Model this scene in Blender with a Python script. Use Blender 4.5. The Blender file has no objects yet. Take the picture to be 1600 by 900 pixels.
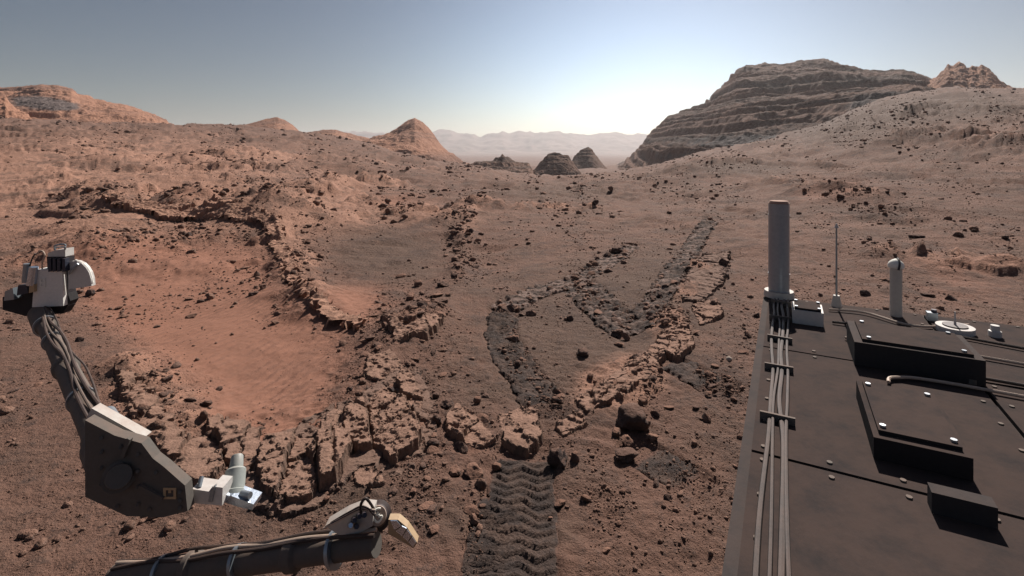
import bpy, bmesh, math, random
import numpy as np
from mathutils import Vector, Matrix

# ------------------------------------------------------------------ camera, sky, sun, exposure
scene = bpy.context.scene
col = scene.collection
CAM_Z = 2.0
cam_d = bpy.data.cameras.new('camera')
cam = bpy.data.objects.new('camera', cam_d); col.objects.link(cam)
cam.location = (0, 0, CAM_Z); cam.rotation_euler = (math.radians(90), 0, 0)
cam_d.sensor_width = 36; cam_d.lens = 18.0          # 90 degrees across
cam_d.shift_y = -(450 - 235) / 1600.0               # level camera, horizon high in the frame
cam_d.clip_start = 0.05; cam_d.clip_end = 30000
scene.camera = cam

SUN_AZ, SUN_EL = 26.0, 41.0                          # degrees right of straight ahead, above horizon
world = bpy.data.worlds.new('World'); scene.world = world; world.use_nodes = True
wt = world.node_tree; wt.nodes.clear()
sky = wt.nodes.new('ShaderNodeTexSky'); sky.sky_type = 'NISHITA'; sky.sun_disc = False
sky.sun_elevation = math.radians(SUN_EL); sky.sun_rotation = math.radians(SUN_AZ)
sky.air_density = 1.0; sky.dust_density = 0.35; sky.ozone_density = 1.0; sky.altitude = 0
hsv = wt.nodes.new('ShaderNodeHueSaturation'); hsv.inputs['Saturation'].default_value = 1.0
# dust glow: the sky brightens toward the sun's side and falls off away from it
geo = wt.nodes.new('ShaderNodeTexCoord'); dot = wt.nodes.new('ShaderNodeVectorMath'); dot.operation = 'DOT_PRODUCT'
dot.inputs[1].default_value = (math.sin(math.radians(14)), math.cos(math.radians(14)), 0.0)
mx = wt.nodes.new('ShaderNodeMath'); mx.operation = 'MAXIMUM'; mx.inputs[1].default_value = 0.0
pw = wt.nodes.new('ShaderNodeMath'); pw.operation = 'POWER'; pw.inputs[1].default_value = 13.0
sc_ = wt.nodes.new('ShaderNodeMath'); sc_.operation = 'MULTIPLY_ADD'; sc_.inputs[1].default_value = 0.70; sc_.inputs[2].default_value = 0.29
mul = wt.nodes.new('ShaderNodeVectorMath'); mul.operation = 'SCALE'
bg = wt.nodes.new('ShaderNodeBackground'); bg.inputs['Strength'].default_value = 0.09
wo = wt.nodes.new('ShaderNodeOutputWorld')
wt.links.new(geo.outputs['Generated'], dot.inputs[0]); wt.links.new(dot.outputs['Value'], mx.inputs[0]); wt.links.new(mx.outputs[0], pw.inputs[0]); wt.links.new(pw.outputs[0], sc_.inputs[0])
wt.links.new(sky.outputs[0], hsv.inputs['Color']); wt.links.new(hsv.outputs[0], mul.inputs[0]); wt.links.new(sc_.outputs[0], mul.inputs['Scale'])
wt.links.new(mul.outputs[0], bg.inputs['Color']); wt.links.new(bg.outputs[0], wo.inputs['Surface'])

sun_d = bpy.data.lights.new('sun', 'SUN'); sun_d.energy = 5.0; sun_d.angle = math.radians(0.5)
sun_d.color = (1.0, 0.95, 0.88)
sun = bpy.data.objects.new('sun', sun_d); col.objects.link(sun)
sa, se = math.radians(SUN_AZ), math.radians(SUN_EL)
sdir = Vector((math.sin(sa) * math.cos(se), math.cos(sa) * math.cos(se), math.sin(se)))
sun.rotation_euler = sdir.to_track_quat('Z', 'Y').to_euler()

scene.view_settings.view_transform = 'Standard'; scene.view_settings.look = 'None'
scene.view_settings.exposure = 0.52; scene.view_settings.gamma = 1.0
scene.view_settings.use_curve_mapping = False
scene.render.engine = 'CYCLES'
scene.cycles.use_denoising = True
scene.cycles.max_bounces = 5; scene.cycles.diffuse_bounces = 2; scene.cycles.volume_bounces = 0

random.seed(7); rng = np.random.default_rng(11)

# ------------------------------------------------------------------ numpy noise
def _h(xi, yi, s):
    h = (xi.astype(np.int64) * 374761393 + yi.astype(np.int64) * 668265263 + s * 362437) & 0xffffffff
    h = ((h ^ (h >> 13)) * 1274126177) & 0xffffffff
    return ((h ^ (h >> 16)) & 0xffffff) / float(0xffffff)
def pn(x, y, s=0):
    x = np.asarray(x, float); y = np.asarray(y, float)
    xi = np.floor(x); yi = np.floor(y); fx = x - xi; fy = y - yi
    u = fx**3 * (fx * (fx * 6 - 15) + 10); v = fy**3 * (fy * (fy * 6 - 15) + 10)
    def g(dx, dy):
        a = _h(xi + dx, yi + dy, s) * 2 * math.pi
        return np.cos(a) * (fx - dx) + np.sin(a) * (fy - dy)
    n0 = g(0, 0) * (1 - u) + g(1, 0) * u; n1 = g(0, 1) * (1 - u) + g(1, 1) * u
    return (n0 * (1 - v) + n1 * v) * 1.4
def fbm(x, y, o=4, s=0, gain=0.5):
    t = 0; a = 1.0
    for k in range(o):
        t = t + a * pn(x * 2**k + 17.3 * k, y * 2**k - 9.1 * k, s + k); a *= gain
    return t
def ridged(x, y, o=4, s=0):
    t = 0; a = 1.0
    for k in range(o):
        t = t + a * (1 - 2.2 * np.abs(pn(x * 2**k + 5.7 * k, y * 2**k + 3.3 * k, s + k))); a *= 0.5
    return t * 0.5
def sst(a, b, x):
    t = np.clip((x - a) / (b - a), 0, 1); return t * t * (3 - 2 * t)
def pchip(xs, ys, x):
    """monotone cubic, ys (n, m): m curves sharing xs"""
    xs = np.asarray(xs, float); ys = np.asarray(ys, float)
    h = np.diff(xs)[:, None]; d = np.diff(ys, axis=0) / h
    m = np.zeros_like(ys)
    same = (d[:-1] * d[1:]) > 0
    with np.errstate(all='ignore'):
        hm = 2 * d[:-1] * d[1:] / (d[:-1] + d[1:])
    m[1:-1] = np.where(same, hm, 0); m[0] = d[0]; m[-1] = d[-1]
    x = np.clip(x, xs[0], xs[-1]); i = np.clip(np.searchsorted(xs, x) - 1, 0, len(xs) - 2)
    t = ((x - xs[i]) / (xs[i + 1] - xs[i]))[:, None]; hh = h[i]
    return ((2*t**3 - 3*t**2 + 1) * ys[i] + (t**3 - 2*t**2 + t) * hh * m[i]
            + (-2*t**3 + 3*t**2) * ys[i + 1] + (t**3 - t**2) * hh * m[i + 1])

# ------------------------------------------------------------------ the lie of the land
# heights surveyed along lines of sight: for a bearing (column) and a depth, the row where the ground shows
F = 800.0; HOR = 235.0
COLS = [-300, 0, 120, 300, 500, 650, 750, 870, 960, 1100, 1250, 1400, 1500, 1600, 1900]
DEP = [0.3, 4, 7, 10, 15, 25, 40, 70, 120, 200, 270, 420, 700, 1200, 2500, 4100]
T = {
 -300: (386, 325, 262, 225, 196, 182, 180),
 0:    (386, 327, 268, 233, 207, 196, 191),
 120:  (386, 328, 270, 236, 210, 200, 195),
 300:  (390, 332, 280, 246, 221, 206, 197),
 500:  (393, 338, 294, 263, 239, 223, 213),
 650:  (394, 341, 301, 277, 261, 252, 247),
 750:  (395, 342, 303, 285, 275, 269, 265),
 870:  (395, 342, 304, 288, 281, 279, 277),
 960:  (394, 341, 301, 284, 277, 274, 272),
 1100: (390, 336, 293, 270, 256, 246, 238),
 1250: (382, 324, 280, 254, 235, 220, 208),
 1400: (374, 310, 262, 228, 197, 171, 151),
 1500: (368, 302, 252, 213, 180, 155, 143),
 1600: (363, 296, 245, 205, 172, 152, 144),
 1900: (356, 285, 235, 195, 165, 150, 148)}
ZT = np.zeros((len(DEP), len(COLS)))
for j, c in enumerate(COLS):
    r = T[c]
    for i, d in enumerate(DEP):
        if d < 10: z = 0.0
        elif i - 3 < 7: z = CAM_Z + (HOR - r[i - 3]) / F * d
        elif d == 270: z = CAM_Z + (HOR - r[6] - 1) / F * 255
        elif d == 420: z = ZT[i - 1, j] * 0.7 - 5
        elif d == 700: z = ZT[i - 1, j] * 0.3 - 17
        else: z = {1200: -26, 2500: -27, 4100: -28}[d]
        ZT[i, j] = z
LD = np.log(np.array(DEP))
_px = np.linspace(COLS[0], COLS[-1], 441)
_ld = np.linspace(LD[0], LD[-1], 401)
_tmp = pchip(LD, ZT, _ld)                      # (401, cols)
ZG = pchip(COLS, _tmp.T, _px).T                # (401, 441)
for _ in range(3):                             # soften the columns
    ZG[:, 1:-1] = 0.25 * ZG[:, :-2] + 0.5 * ZG[:, 1:-1] + 0.25 * ZG[:, 2:]
def base_h(x, y):
    x = np.asarray(x, float); y = np.asarray(y, float)
    az = np.arctan2(x, y); R = np.hypot(x, y)
    azc = np.clip(az, -0.93, 0.93)
    def look(a, cosr):
        px = 800 + 800 * np.tan(a)
        fi = np.clip((px - _px[0]) / (_px[1] - _px[0]), 0, len(_px) - 1.001)
        fd = np.clip((np.log(np.maximum(R * cosr, 0.3)) - _ld[0]) / (_ld[1] - _ld[0]), 0, len(_ld) - 1.001)
        i = fi.astype(int); k = fd.astype(int); u = fi - i; v = fd - k
        return ((ZG[k, i] * (1 - u) + ZG[k, i + 1] * u) * (1 - v) + (ZG[k + 1, i] * (1 - u) + ZG[k + 1, i + 1] * u) * v)
    z = look(azc, np.cos(azc))
    w = sst(1.6, 3.1, np.abs(az))
    if np.any(w > 0):
        zb = 0.5 * (look(np.full_like(azc, -0.93), math.cos(.93)) + look(np.full_like(azc, .93), math.cos(.93)))
        z = z * (1 - w) + zb * w
    return z
YS = np.exp(np.linspace(math.log(1.2), math.log(900), 1400))
def unproject(pts, fn):
    out = []
    for px, py in pts:
        X = (px - 800) / F * YS; Z = CAM_Z + (HOR - py) / F * YS
        hit = np.where(Z < fn(X, YS))[0]
        i = hit[0] if len(hit) else len(YS) - 1
        out.append((X[i], YS[i]))
    return np.array(out)
def project(x, y, z):
    return 800 + F * x / np.maximum(y, .05), HOR - F * (z - CAM_Z) / np.maximum(y, .05)
def seg_dist(x, y, P):
    """distance to a polyline and the 0..1 position along it"""
    best = np.full(np.shape(x), 1e9); pos = np.zeros(np.shape(x))
    L = np.r_[0, np.cumsum(np.hypot(*np.diff(P, axis=0).T))]
    for (a, b, l0) in zip(P[:-1], P[1:], L[:-1]):
        d = b - a; l = np.hypot(*d) + 1e-9
        t = np.clip(((x - a[0]) * d[0] + (y - a[1]) * d[1]) / l**2, 0, 1)
        q = np.hypot(x - a[0] - t * d[0], y - a[1] - t * d[1])
        pos = np.where(q < best, (l0 + t * l) / L[-1], pos); best = np.minimum(best, q)
    return best, pos

# ridges (columns and rows of the photograph, laid on the ground): points, height m, half width m, bright 0..1
RIDGES = [
 ([(150,306),(200,322),(290,331),(425,348)], 0.55, 1.5, 1.0),
 ([(425,348),(440,385),(460,440),(500,482),(560,505),(620,508)], 0.22, 0.42, 1.0),
 ([(425,348),(470,312),(510,297),(600,288)], 0.55, 1.3, .75),
 ([(510,300),(590,332),(700,345),(738,332)], 0.28, 0.85, .5),
 ([(150,306),(160,345),(150,390)], 0.3, 0.9, .8),
 ([(738,332),(722,395),(702,450),(655,505),(600,560),(545,605),(515,655)], 0.10, 0.30, .35),
 ([(1095,415),(1062,480),(1040,535),(985,592),(905,640)], 0.06, 0.28, .9),
 ([(185,575),(240,640),(300,695)], 0.09, 0.30, .9),
 ([(330,268),(400,262),(470,275)], 0.5, 2.6, .1),
 ([(230,255),(320,250),(420,240)], 0.4, 3.2, .7),
 ([(560,250),(640,262),(720,272)], 0.4, 2.8, .3),
 ([(760,330),(850,328),(950,325)], 0.15, .7, .6),
 ([(1210,290),(1290,300),(1400,330)], 0.25, 1.2, .5),
 ([(1000,285),(1120,268),(1250,245)], 0.5, 3.0, .2),
 ([(1400,400),(1480,405),(1590,420)], 0.12, .5, .6),
 ([(1370,190),(1450,179),(1570,192)], 1.0, 4.0, .1),
 ([(1180,238),(1280,218),(1410,203)], .8, 3.0, .1),
 ([(1420,225),(1500,222),(1600,235)], .7, 2.5, .2),
]
RIDGES = [(unproject(r[0], base_h),) + r[1:] for r in RIDGES]
BOWL = unproject([(430, 575), (250, 480), (590, 400), (870, 520), (250, 300)], base_h)
def ground_parts(x, y):
    x = np.asarray(x, float); y = np.asarray(y, float)
    R = np.hypot(x, y)
    z = base_h(x, y)
    ridge = np.zeros(x.shape); bright = np.zeros(x.shape)
    wx = x + 0.25 * fbm(x / 1.3, y / 1.3, 3, 91) * np.clip(R / 10, .25, 3)
    wy = y + 0.25 * fbm(x / 1.3, y / 1.3, 3, 92) * np.clip(R / 10, .25, 3)
    for P, h, w, br in RIDGES:
        lo = P.min(0) - 4 * w; hi = P.max(0) + 4 * w
        m = (x > lo[0]) & (x < hi[0]) & (y > lo[1]) & (y < hi[1])
        if not m.any(): continue
        d, pos = seg_dist(wx[m], wy[m], P)
        k = np.exp(-(d / w)**2) * (0.65 + 0.35 * np.sin(pos * 23 + h * 9))
        z[m] += h * k * 1.0; ridge[m] = np.maximum(ridge[m], k); bright[m] = np.maximum(bright[m], k * br)
    for (cx, cy), rad, dep in zip(BOWL, (0.95, 1.5, 3.0, 1.0, 4.0), (.075, .06, .2, .05, .3)):
        z -= dep * np.exp(-(((x - cx)**2 + (y - cy)**2) / rad**2))
    # relief, coarse to fine
    far = sst(20, 90, R)
    z += 1.3 * far * fbm(x / 55, y / 55, 3, 1) * np.clip(R / 160, 0, 1.6)
    z += 0.42 * sst(8, 30, R) * fbm(x / 9, y / 9, 4, 5) * (1 + 0.6 * far)
    z += 0.035 * fbm(x / 1.4, y / 1.4, 3, 9)
    rub = np.clip(0.30 + 0.9 * fbm(x / 7, y / 7, 3, 21) + 0.9 * ridge, 0, 1.4)
    dunes = sst(0.1, 0.7, fbm(x / 2.4 + 30, y / 2.4, 3, 33) + .15)
    fine = np.clip(R / 12, 0.35, 2.2)
    z += rub * 0.085 * fine * ridged(x / (0.9), y / (0.9), 4, 41)
    z += rub * 0.012 * fbm(x / 0.11, y / 0.11, 2, 51) * sst(25, 6, R)
    z += (0.012 + .02 * rub) * far * R / 60 * fbm(x / 3.0, y / 3.0, 3, 61)
    for P_, r0, sd_ in ((.20, 7, 201), (.55, 22, 203), (1.3, 60, 205)):
        st = z + .5 * P_ * fbm(x / (P_ * 9), y / (P_ * 9), 3, sd_); w_ = st / P_; fr_ = w_ - np.floor(w_)
        z += P_ * (sst(.55, .92, fr_) - fr_) * np.clip(.30 + 1.3 * fbm(x / (P_ * 14), y / (P_ * 14), 3, sd_ + 1), 0, .7) * sst(r0, r0 * 1.6, R) * sst(r0 * 9, r0 * 6, R)
    for k, lam in enumerate((.25, .6, 1.4, 3.2, 7.0)):
        w = sst(7, 16, R / lam) * sst(190, 90, R / lam)
        m = w > 0
        if m.any(): z[m] += w[m] * lam * (.022 + .075 * np.clip(rub[m], 0, 1.2)) * ridged(x[m] / lam, y[m] / lam, 3, 71 + 5 * k)
    return z, ridge, bright, rub
def G(x, y): return ground_parts(x, y)[0]
def gz(x, y): return float(G(np.array([float(x)]), np.array([float(y)]))[0])

# wheel tracks: centre line, width m, label, tread height, chevrons, churned 0..1, pale 0..1, seed, pitch
TRACKS = [
([(800,1000),(808,890),(815,800),(818,706)], .38, 'crisp chevron-patterned wheel track at the bottom centre', .021, True, .0, .1, 1),
    ([(752,930),(758,880),(768,820),(785,770)], .22, 'straight-barred wheel print beside the chevron track', .020, False, .1, .1, 9, .035),
    ([(850,632),(832,600),(800,560),(782,522),(786,485)], .36, 'dark churned wheel track curving up from the scraped slab', .028, True, .45, .2, 2),
    ([(786,485),(830,460),(900,438),(960,402),(985,382)], .42, 'broken wheel track running right across the valley floor', .010, False, .8, 1.2, 3, .05),
    ([(905,445),(940,482),(975,508),(1000,520)], .55, 'dark churned patch where the wheel tracks turn', .010, False, .9, .7, 4),
    ([(1000,498),(1030,462),(1055,420),(1092,370),(1110,345)], .40, 'faint far wheel track climbing right toward the slope', .008, False, .9, .9, 5),
    ([(1120,605),(1085,585),(1040,562)], .36, 'wheel print at the right end of the bright bedrock ridge', .014, True, .4, .3, 6),
    ([(1085,752),(1055,735),(1000,705)], .3, 'barred wheel print near the lower right corner of the open ground', .013, False, .15, .1, 7, .05),
]

# ------------------------------------------------------------------ materials
def mat(name):
    m = bpy.data.materials.new(name); m.use_nodes = True
    nt = m.node_tree; b = nt.nodes['Principled BSDF']
    b.inputs['Specular IOR Level'].default_value = 0.15; b.inputs['Roughness'].default_value = 0.95
    return m, nt, b
def nd(nt, t, **k):
    n = nt.nodes.new(t)
    for a, v in k.items():
        if a in n.inputs.keys(): n.inputs[a].default_value = v
        else: setattr(n, a, v)
    return n
def noise(nt, vec, scale, detail=6, rough=.6, dist=0.0):
    n = nd(nt, 'ShaderNodeTexNoise', Scale=scale, Detail=detail, Roughness=rough, Distortion=dist)
    if vec is not None: nt.links.new(vec, n.inputs['Vector'])
    return n.outputs['Fac']
def ramp(nt, f, lo, hi, a=0.0, b=1.0):
    n = nd(nt, 'ShaderNodeMapRange'); n.clamp = True; n.interpolation_type = 'SMOOTHSTEP'
    n.inputs['From Min'].default_value = lo; n.inputs['From Max'].default_value = hi
    n.inputs['To Min'].default_value = a; n.inputs['To Max'].default_value = b
    nt.links.new(f, n.inputs['Value']); return n.outputs['Result']
def math2(nt, op, a, b):
    n = nd(nt, 'ShaderNodeMath', operation=op)
    for i, v in enumerate((a, b)):
        if isinstance(v, (int, float)): n.inputs[i].default_value = v
        else: nt.links.new(v, n.inputs[i])
    return n.outputs[0]
def mix(nt, f, a, b, mode='MIX'):
    n = nd(nt, 'ShaderNodeMix', data_type='RGBA', blend_type=mode)
    for s, v in ((0, f), (6, a), (7, b)):
        if isinstance(v, (int, float)): n.inputs[s].default_value = v
        elif isinstance(v, tuple): n.inputs[s].default_value = v + (1,) if len(v) == 3 else v
        else: nt.links.new(v, n.inputs[s])
    return n.outputs[2]
def bump(nt, b, h, strength, dist):
    n = nd(nt, 'ShaderNodeBump', Strength=strength, Distance=dist)
    nt.links.new(h, n.inputs['Height']); nt.links.new(n.outputs[0], b.inputs['Normal'])
def pos(nt):
    return nd(nt, 'ShaderNodeNewGeometry').outputs['Position']

SAND = (0.225, 0.102, 0.068); SOIL = (0.160, 0.087, 0.065); GREY = (0.106, 0.068, 0.053)
BRIGHT = (0.40, 0.215, 0.150); DARKROCK = (0.060, 0.045, 0.042)
def soil_material(name, use_mask=True):
    m, nt, b = mat(name); p = pos(nt); L = nt.links
    n_big = noise(nt, p, 0.09, 5); n_mid = noise(nt, p, 0.9, 6, .65); n_fine = noise(nt, p, 14, 6, .7); n_grit = noise(nt, p, 90, 4, .7)
    c = mix(nt, ramp(nt, n_big, .38, .62), SOIL, (0.195, 0.107, 0.079))
    c = mix(nt, ramp(nt, n_mid, .42, .66, 0, .7), c, GREY)
    if use_mask:
        at = nd(nt, 'ShaderNodeAttribute', attribute_name='mask'); sep = nd(nt, 'ShaderNodeSeparateColor')
        L.new(at.outputs['Color'], sep.inputs[0])
        edge = math2(nt, 'MULTIPLY', math2(nt, 'SUBTRACT', noise(nt, p, 2.2, 6, .7), .5), .9)
        def msk(o, lo=.3, hi=.7): return ramp(nt, math2(nt, 'ADD', o, edge), lo, hi)
        c = mix(nt, msk(sep.outputs[2]), c, GREY)
        c = mix(nt, math2(nt, 'MULTIPLY', msk(sep.outputs[1], .22, .75), ramp(nt, n_fine, .3, .6, .45, 1)), c, BRIGHT)
        sandm = msk(sep.outputs[0], .15, .95); c = mix(nt, sandm, c, SAND)
        c = mix(nt, math2(nt, 'MULTIPLY', at.outputs['Alpha'], ramp(nt, noise(nt, p, 3.3, 8, .75), .50, .64, 0, .75)), c, DARKROCK)
    speck = ramp(nt, n_fine, .53, .66, 0, .62)
    speck = math2(nt, 'MAXIMUM', speck, ramp(nt, noise(nt, p, 3.6, 8, .78), .55, .64, 0, .7))
    speck = math2(nt, 'MAXIMUM', speck, ramp(nt, noise(nt, p, .75, 9, .80), .515, .60, 0, .68))
    speck = math2(nt, 'MAXIMUM', speck, ramp(nt, noise(nt, p, .22, 10, .82), .53, .61, 0, .6))
    if use_mask: speck = math2(nt, 'MULTIPLY', speck, math2(nt, 'SUBTRACT', 1.0, math2(nt, 'MULTIPLY', sandm, .85)))
    c = mix(nt, speck, c, (0.062, 0.045, 0.041))
    c = mix(nt, ramp(nt, n_grit, .35, .7, 0, .35), c, (0.28, 0.155, 0.105))
    L.new(c, b.inputs['Base Color'])
    h = math2(nt, 'ADD', math2(nt, 'MULTIPLY', n_fine, 1.0), math2(nt, 'MULTIPLY', n_grit, .35))
    h = math2(nt, 'ADD', h, math2(nt, 'MULTIPLY', n_mid, 3.0))
    if use_mask:
        w = nd(nt, 'ShaderNodeTexWave', Scale=2.6, Distortion=6.0, Detail=3.0); w.inputs['Detail Scale'].default_value = .6
        mp = nd(nt, 'ShaderNodeMapping'); mp.inputs['Rotation'].default_value = (0, 0, .35); L.new(p, mp.inputs[0]); L.new(mp.outputs[0], w.inputs[0])
        h = math2(nt, 'MULTIPLY', h, math2(nt, 'SUBTRACT', 1.0, math2(nt, 'MULTIPLY', sandm, .75)))
        h = math2(nt, 'ADD', h, math2(nt, 'MULTIPLY', math2(nt, 'MULTIPLY', w.outputs['Fac'], sandm), .26))
    bump(nt, b, h, 1.0, 0.05)
    return m
M_GROUND = soil_material('martian_soil')
def rock_material(name, lo, hi, dust, scale=9.0, tone=False):
    m, nt, b = mat(name); p = pos(nt); L = nt.links
    oi = nd(nt, 'ShaderNodeObjectInfo')
    n1 = noise(nt, p, scale, 7, .7); n2 = noise(nt, p, scale * 6, 5, .7)
    c = mix(nt, ramp(nt, n1, .36, .64), lo, hi)
    if tone: c = mix(nt, nd(nt, 'ShaderNodeAttribute', attribute_name='tone').outputs['Fac'], c, (0.26, 0.155, 0.115))
    c = mix(nt, ramp(nt, oi.outputs['Random'], 0, 1, 0, .45), c, hi)
    sepn = nd(nt, 'ShaderNodeSeparateXYZ'); L.new(nd(nt, 'ShaderNodeNewGeometry').outputs['Normal'], sepn.inputs[0])
    up = math2(nt, 'ADD', sepn.outputs[2], math2(nt, 'MULTIPLY', math2(nt, 'SUBTRACT', n2, .5), 1.2))
    c = mix(nt, ramp(nt, up, .45, .95, 0, .75), c, dust)
    L.new(c, b.inputs['Base Color'])
    bump(nt, b, math2(nt, 'ADD', n1, math2(nt, 'MULTIPLY', n2, .5)), 1.0, 0.25 / scale)
    return m
M_ROCK = rock_material('dusty_brown_rock', (0.075, 0.052, 0.046), (0.19, 0.115, 0.085), (0.25, 0.13, 0.09))
M_DARK = rock_material('dark_rock', (0.045, 0.036, 0.036), (0.105, 0.070, 0.058), (0.17, 0.095, 0.07))
M_PEB = rock_material('pebbles', (0.055, 0.042, 0.040), (0.16, 0.098, 0.075), (0.22, 0.12, 0.085), 5, True)
M_SLAB = rock_material('layered_bedrock', (0.10, 0.070, 0.058), (0.23, 0.140, 0.102), (0.30, 0.172, 0.124), 16)
M_PALE = rock_material('pale_pebble', (0.40, 0.33, 0.28), (0.5, 0.42, 0.36), (0.45, 0.36, 0.30))
def hill_material(name, a, b_, band, sandc, zscale):
    m, nt, b = mat(name); p = pos(nt); L = nt.links
    at = nd(nt, 'ShaderNodeAttribute', attribute_name='mask'); sep = nd(nt, 'ShaderNodeSeparateColor'); L.new(at.outputs['Color'], sep.inputs[0])
    sx = nd(nt, 'ShaderNodeSeparateXYZ'); L.new(p, sx.inputs[0])
    n0 = noise(nt, p, .10, 6, .65); n1 = noise(nt, p, .7, 7, .7)
    cx = nd(nt, 'ShaderNodeCombineXYZ')
    L.new(math2(nt, 'MULTIPLY', sx.outputs[0], .006), cx.inputs[0]); L.new(math2(nt, 'MULTIPLY', sep.outputs[1], zscale), cx.inputs[2])
    L.new(math2(nt, 'MULTIPLY', n0, .25), cx.inputs[1])
    lay = noise(nt, cx.outputs[0], 1.0, 5, .7)
    c = mix(nt, ramp(nt, n1, .35, .65), a, b_)
    c = mix(nt, ramp(nt, lay, .47, .60, 0, .75), c, band)
    c = mix(nt, ramp(nt, math2(nt, 'ADD', sep.outputs[0], math2(nt, 'SUBTRACT', n0, .5)), .3, .7, 0, .9), c, sandc)
    L.new(c, b.inputs['Base Color'])
    bump(nt, b, math2(nt, 'ADD', math2(nt, 'MULTIPLY', n1, 1.0), math2(nt, 'MULTIPLY', lay, .8)), 1.0, 1.2)
    return m
M_BUTTE = hill_material('butte_rock', (0.125, 0.062, 0.042), (0.170, 0.088, 0.060), (0.044, 0.025, 0.019), (0.075, 0.062, 0.060), 26)
M_LHILL = hill_material('mesa_rock', (0.30, 0.150, 0.098), (0.40, 0.205, 0.135), (0.21, 0.115, 0.085), (0.115, 0.095, 0.092), 6)
M_PEAK = hill_material('peak_rock', (0.32, 0.165, 0.11), (0.42, 0.225, 0.15), (0.23, 0.125, 0.09), (0.14, 0.10, 0.09), 7)
M_RIM = hill_material('far_rim_rock', (0.20, 0.13, 0.105), (0.24, 0.155, 0.125), (0.16, 0.11, 0.09), (0.17, 0.12, 0.10), 5)

# ------------------------------------------------------------------ mesh helpers
def grid_mesh(name, V, nr, nc, wrap=False, mask=None, keep=None):
    idx = np.arange(nr * nc).reshape(nr, nc)
    if wrap: idx = np.c_[idx, idx[:, :1]]
    q = np.stack([idx[:-1, :-1], idx[:-1, 1:], idx[1:, 1:], idx[1:, :-1]], -1).reshape(-1, 4)
    if keep is not None: q = q[keep.ravel()[q].all(1)]
    if keep is not None:
        used = np.unique(q); re = -np.ones(nr * nc, int); re[used] = np.arange(len(used)); q = re[q]; V = V[used]
        if mask is not None: mask = mask[used]
    me = bpy.data.meshes.new(name)
    me.vertices.add(len(V)); me.vertices.foreach_set('co', V.astype(np.float32).ravel())
    me.loops.add(q.size); me.loops.foreach_set('vertex_index', q.ravel().astype(np.int32))
    me.polygons.add(len(q)); me.polygons.foreach_set('loop_start', np.arange(0, q.size, 4, dtype=np.int32))
    me.polygons.foreach_set('loop_total', np.full(len(q), 4, dtype=np.int32))
    me.polygons.foreach_set('use_smooth', np.ones(len(q), bool))
    me.update(calc_edges=True)
    if mask is not None:
        a = me.color_attributes.new('mask', 'FLOAT_COLOR', 'POINT'); a.data.foreach_set('color', mask.astype(np.float32).ravel())
    return me
def link(name, me, m, parent=None, label=None, cat=None, group=None, kind=None):
    o = bpy.data.objects.new(name, me); col.objects.link(o)
    if m is not None and me is not None and not me.materials: me.materials.append(m)
    if parent: o.parent = parent
    for k, v in (('label', label), ('category', cat), ('group', group), ('kind', kind)):
        if v: o[k] = v
    return o
def blob(px, py, cx, cy, rx, ry): return np.exp(-(((px - cx) / rx)**2 + ((py - cy) / ry)**2))

# ------------------------------------------------------------------ ground
tan_front = np.linspace((-140 - 800) / F, (1740 - 800) / F, 760)
az_front = np.arctan(tan_front)
az_back = np.linspace(az_front[-1], az_front[0] + 2 * math.pi, 62)[1:-1]
AZ = np.r_[az_front, az_back]
def rowN(Y): return 46 * np.log(Y) + 0.54 * 1600 * (1 / 1.9 - 1 / Y)
_Y = np.exp(np.linspace(math.log(1.9), math.log(420), 6000))
N = rowN(_Y); RR = np.interp(np.arange(N[0], N[-1]), N, _Y)
RR = np.r_[np.linspace(0.05, 1.85, 14), RR, np.exp(np.linspace(math.log(430), math.log(5900), 56))]
# rings run at constant depth in front, so the rows stay even across the view
RG, AG = np.meshgrid(RR, AZ, indexing='ij')
rad = RG / np.cos(np.clip(AG, -.87, .87)); 
AGw = np.where(AG > math.pi, AG - 2 * math.pi, AG); rad = RG / np.cos(np.clip(AGw, -.87, .87))
GX = (rad * np.sin(AGw)).ravel(); GY = (rad * np.cos(AGw)).ravel()
GZ, g_ridge, g_bright, g_rub = ground_parts(GX, GY)
for t_ in TRACKS:
    P_ = unproject(t_[0], G); lo, hi = P_.min(0) - .6, P_.max(0) + .6
    m_ = (GX > lo[0]) & (GX < hi[0]) & (GY > lo[1]) & (GY < hi[1])
    d_, _ = seg_dist(GX[m_], GY[m_], P_); GZ[m_] -= .028 * sst(t_[1] * .60, t_[1] * .42, d_)
GPX, GPY = project(GX, np.where(GY > .05, GY, .05), GZ)
front = (GY > 0.3)
sand = (.75 * blob(GPX, GPY, 250, 430, 170, 80) + .5 * blob(GPX, GPY, 380, 420, 80, 60) + 1.1 * blob(GPX, GPY, 430, 575, 140, 95) + .8 * blob(GPX, GPY, 330, 520, 130, 60) + .8 * blob(GPX, GPY, 560, 470, 60, 30)
        + .9 * blob(GPX, GPY, 420, 660, 90, 40) + .6 * blob(GPX, GPY, 120, 400, 110, 40) + .5 * blob(GPX, GPY, 300, 300, 90, 14)
        + .6 * blob(GPX, GPY, 620, 312, 80, 14) + .6 * blob(GPX, GPY, 1300, 300, 90, 22) + .55 * blob(GPX, GPY, 1500, 430, 120, 60)
        + .5 * blob(GPX, GPY, 730, 700, 60, 12) + .5 * blob(GPX, GPY, 230, 460, 90, 60)) * front
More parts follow.
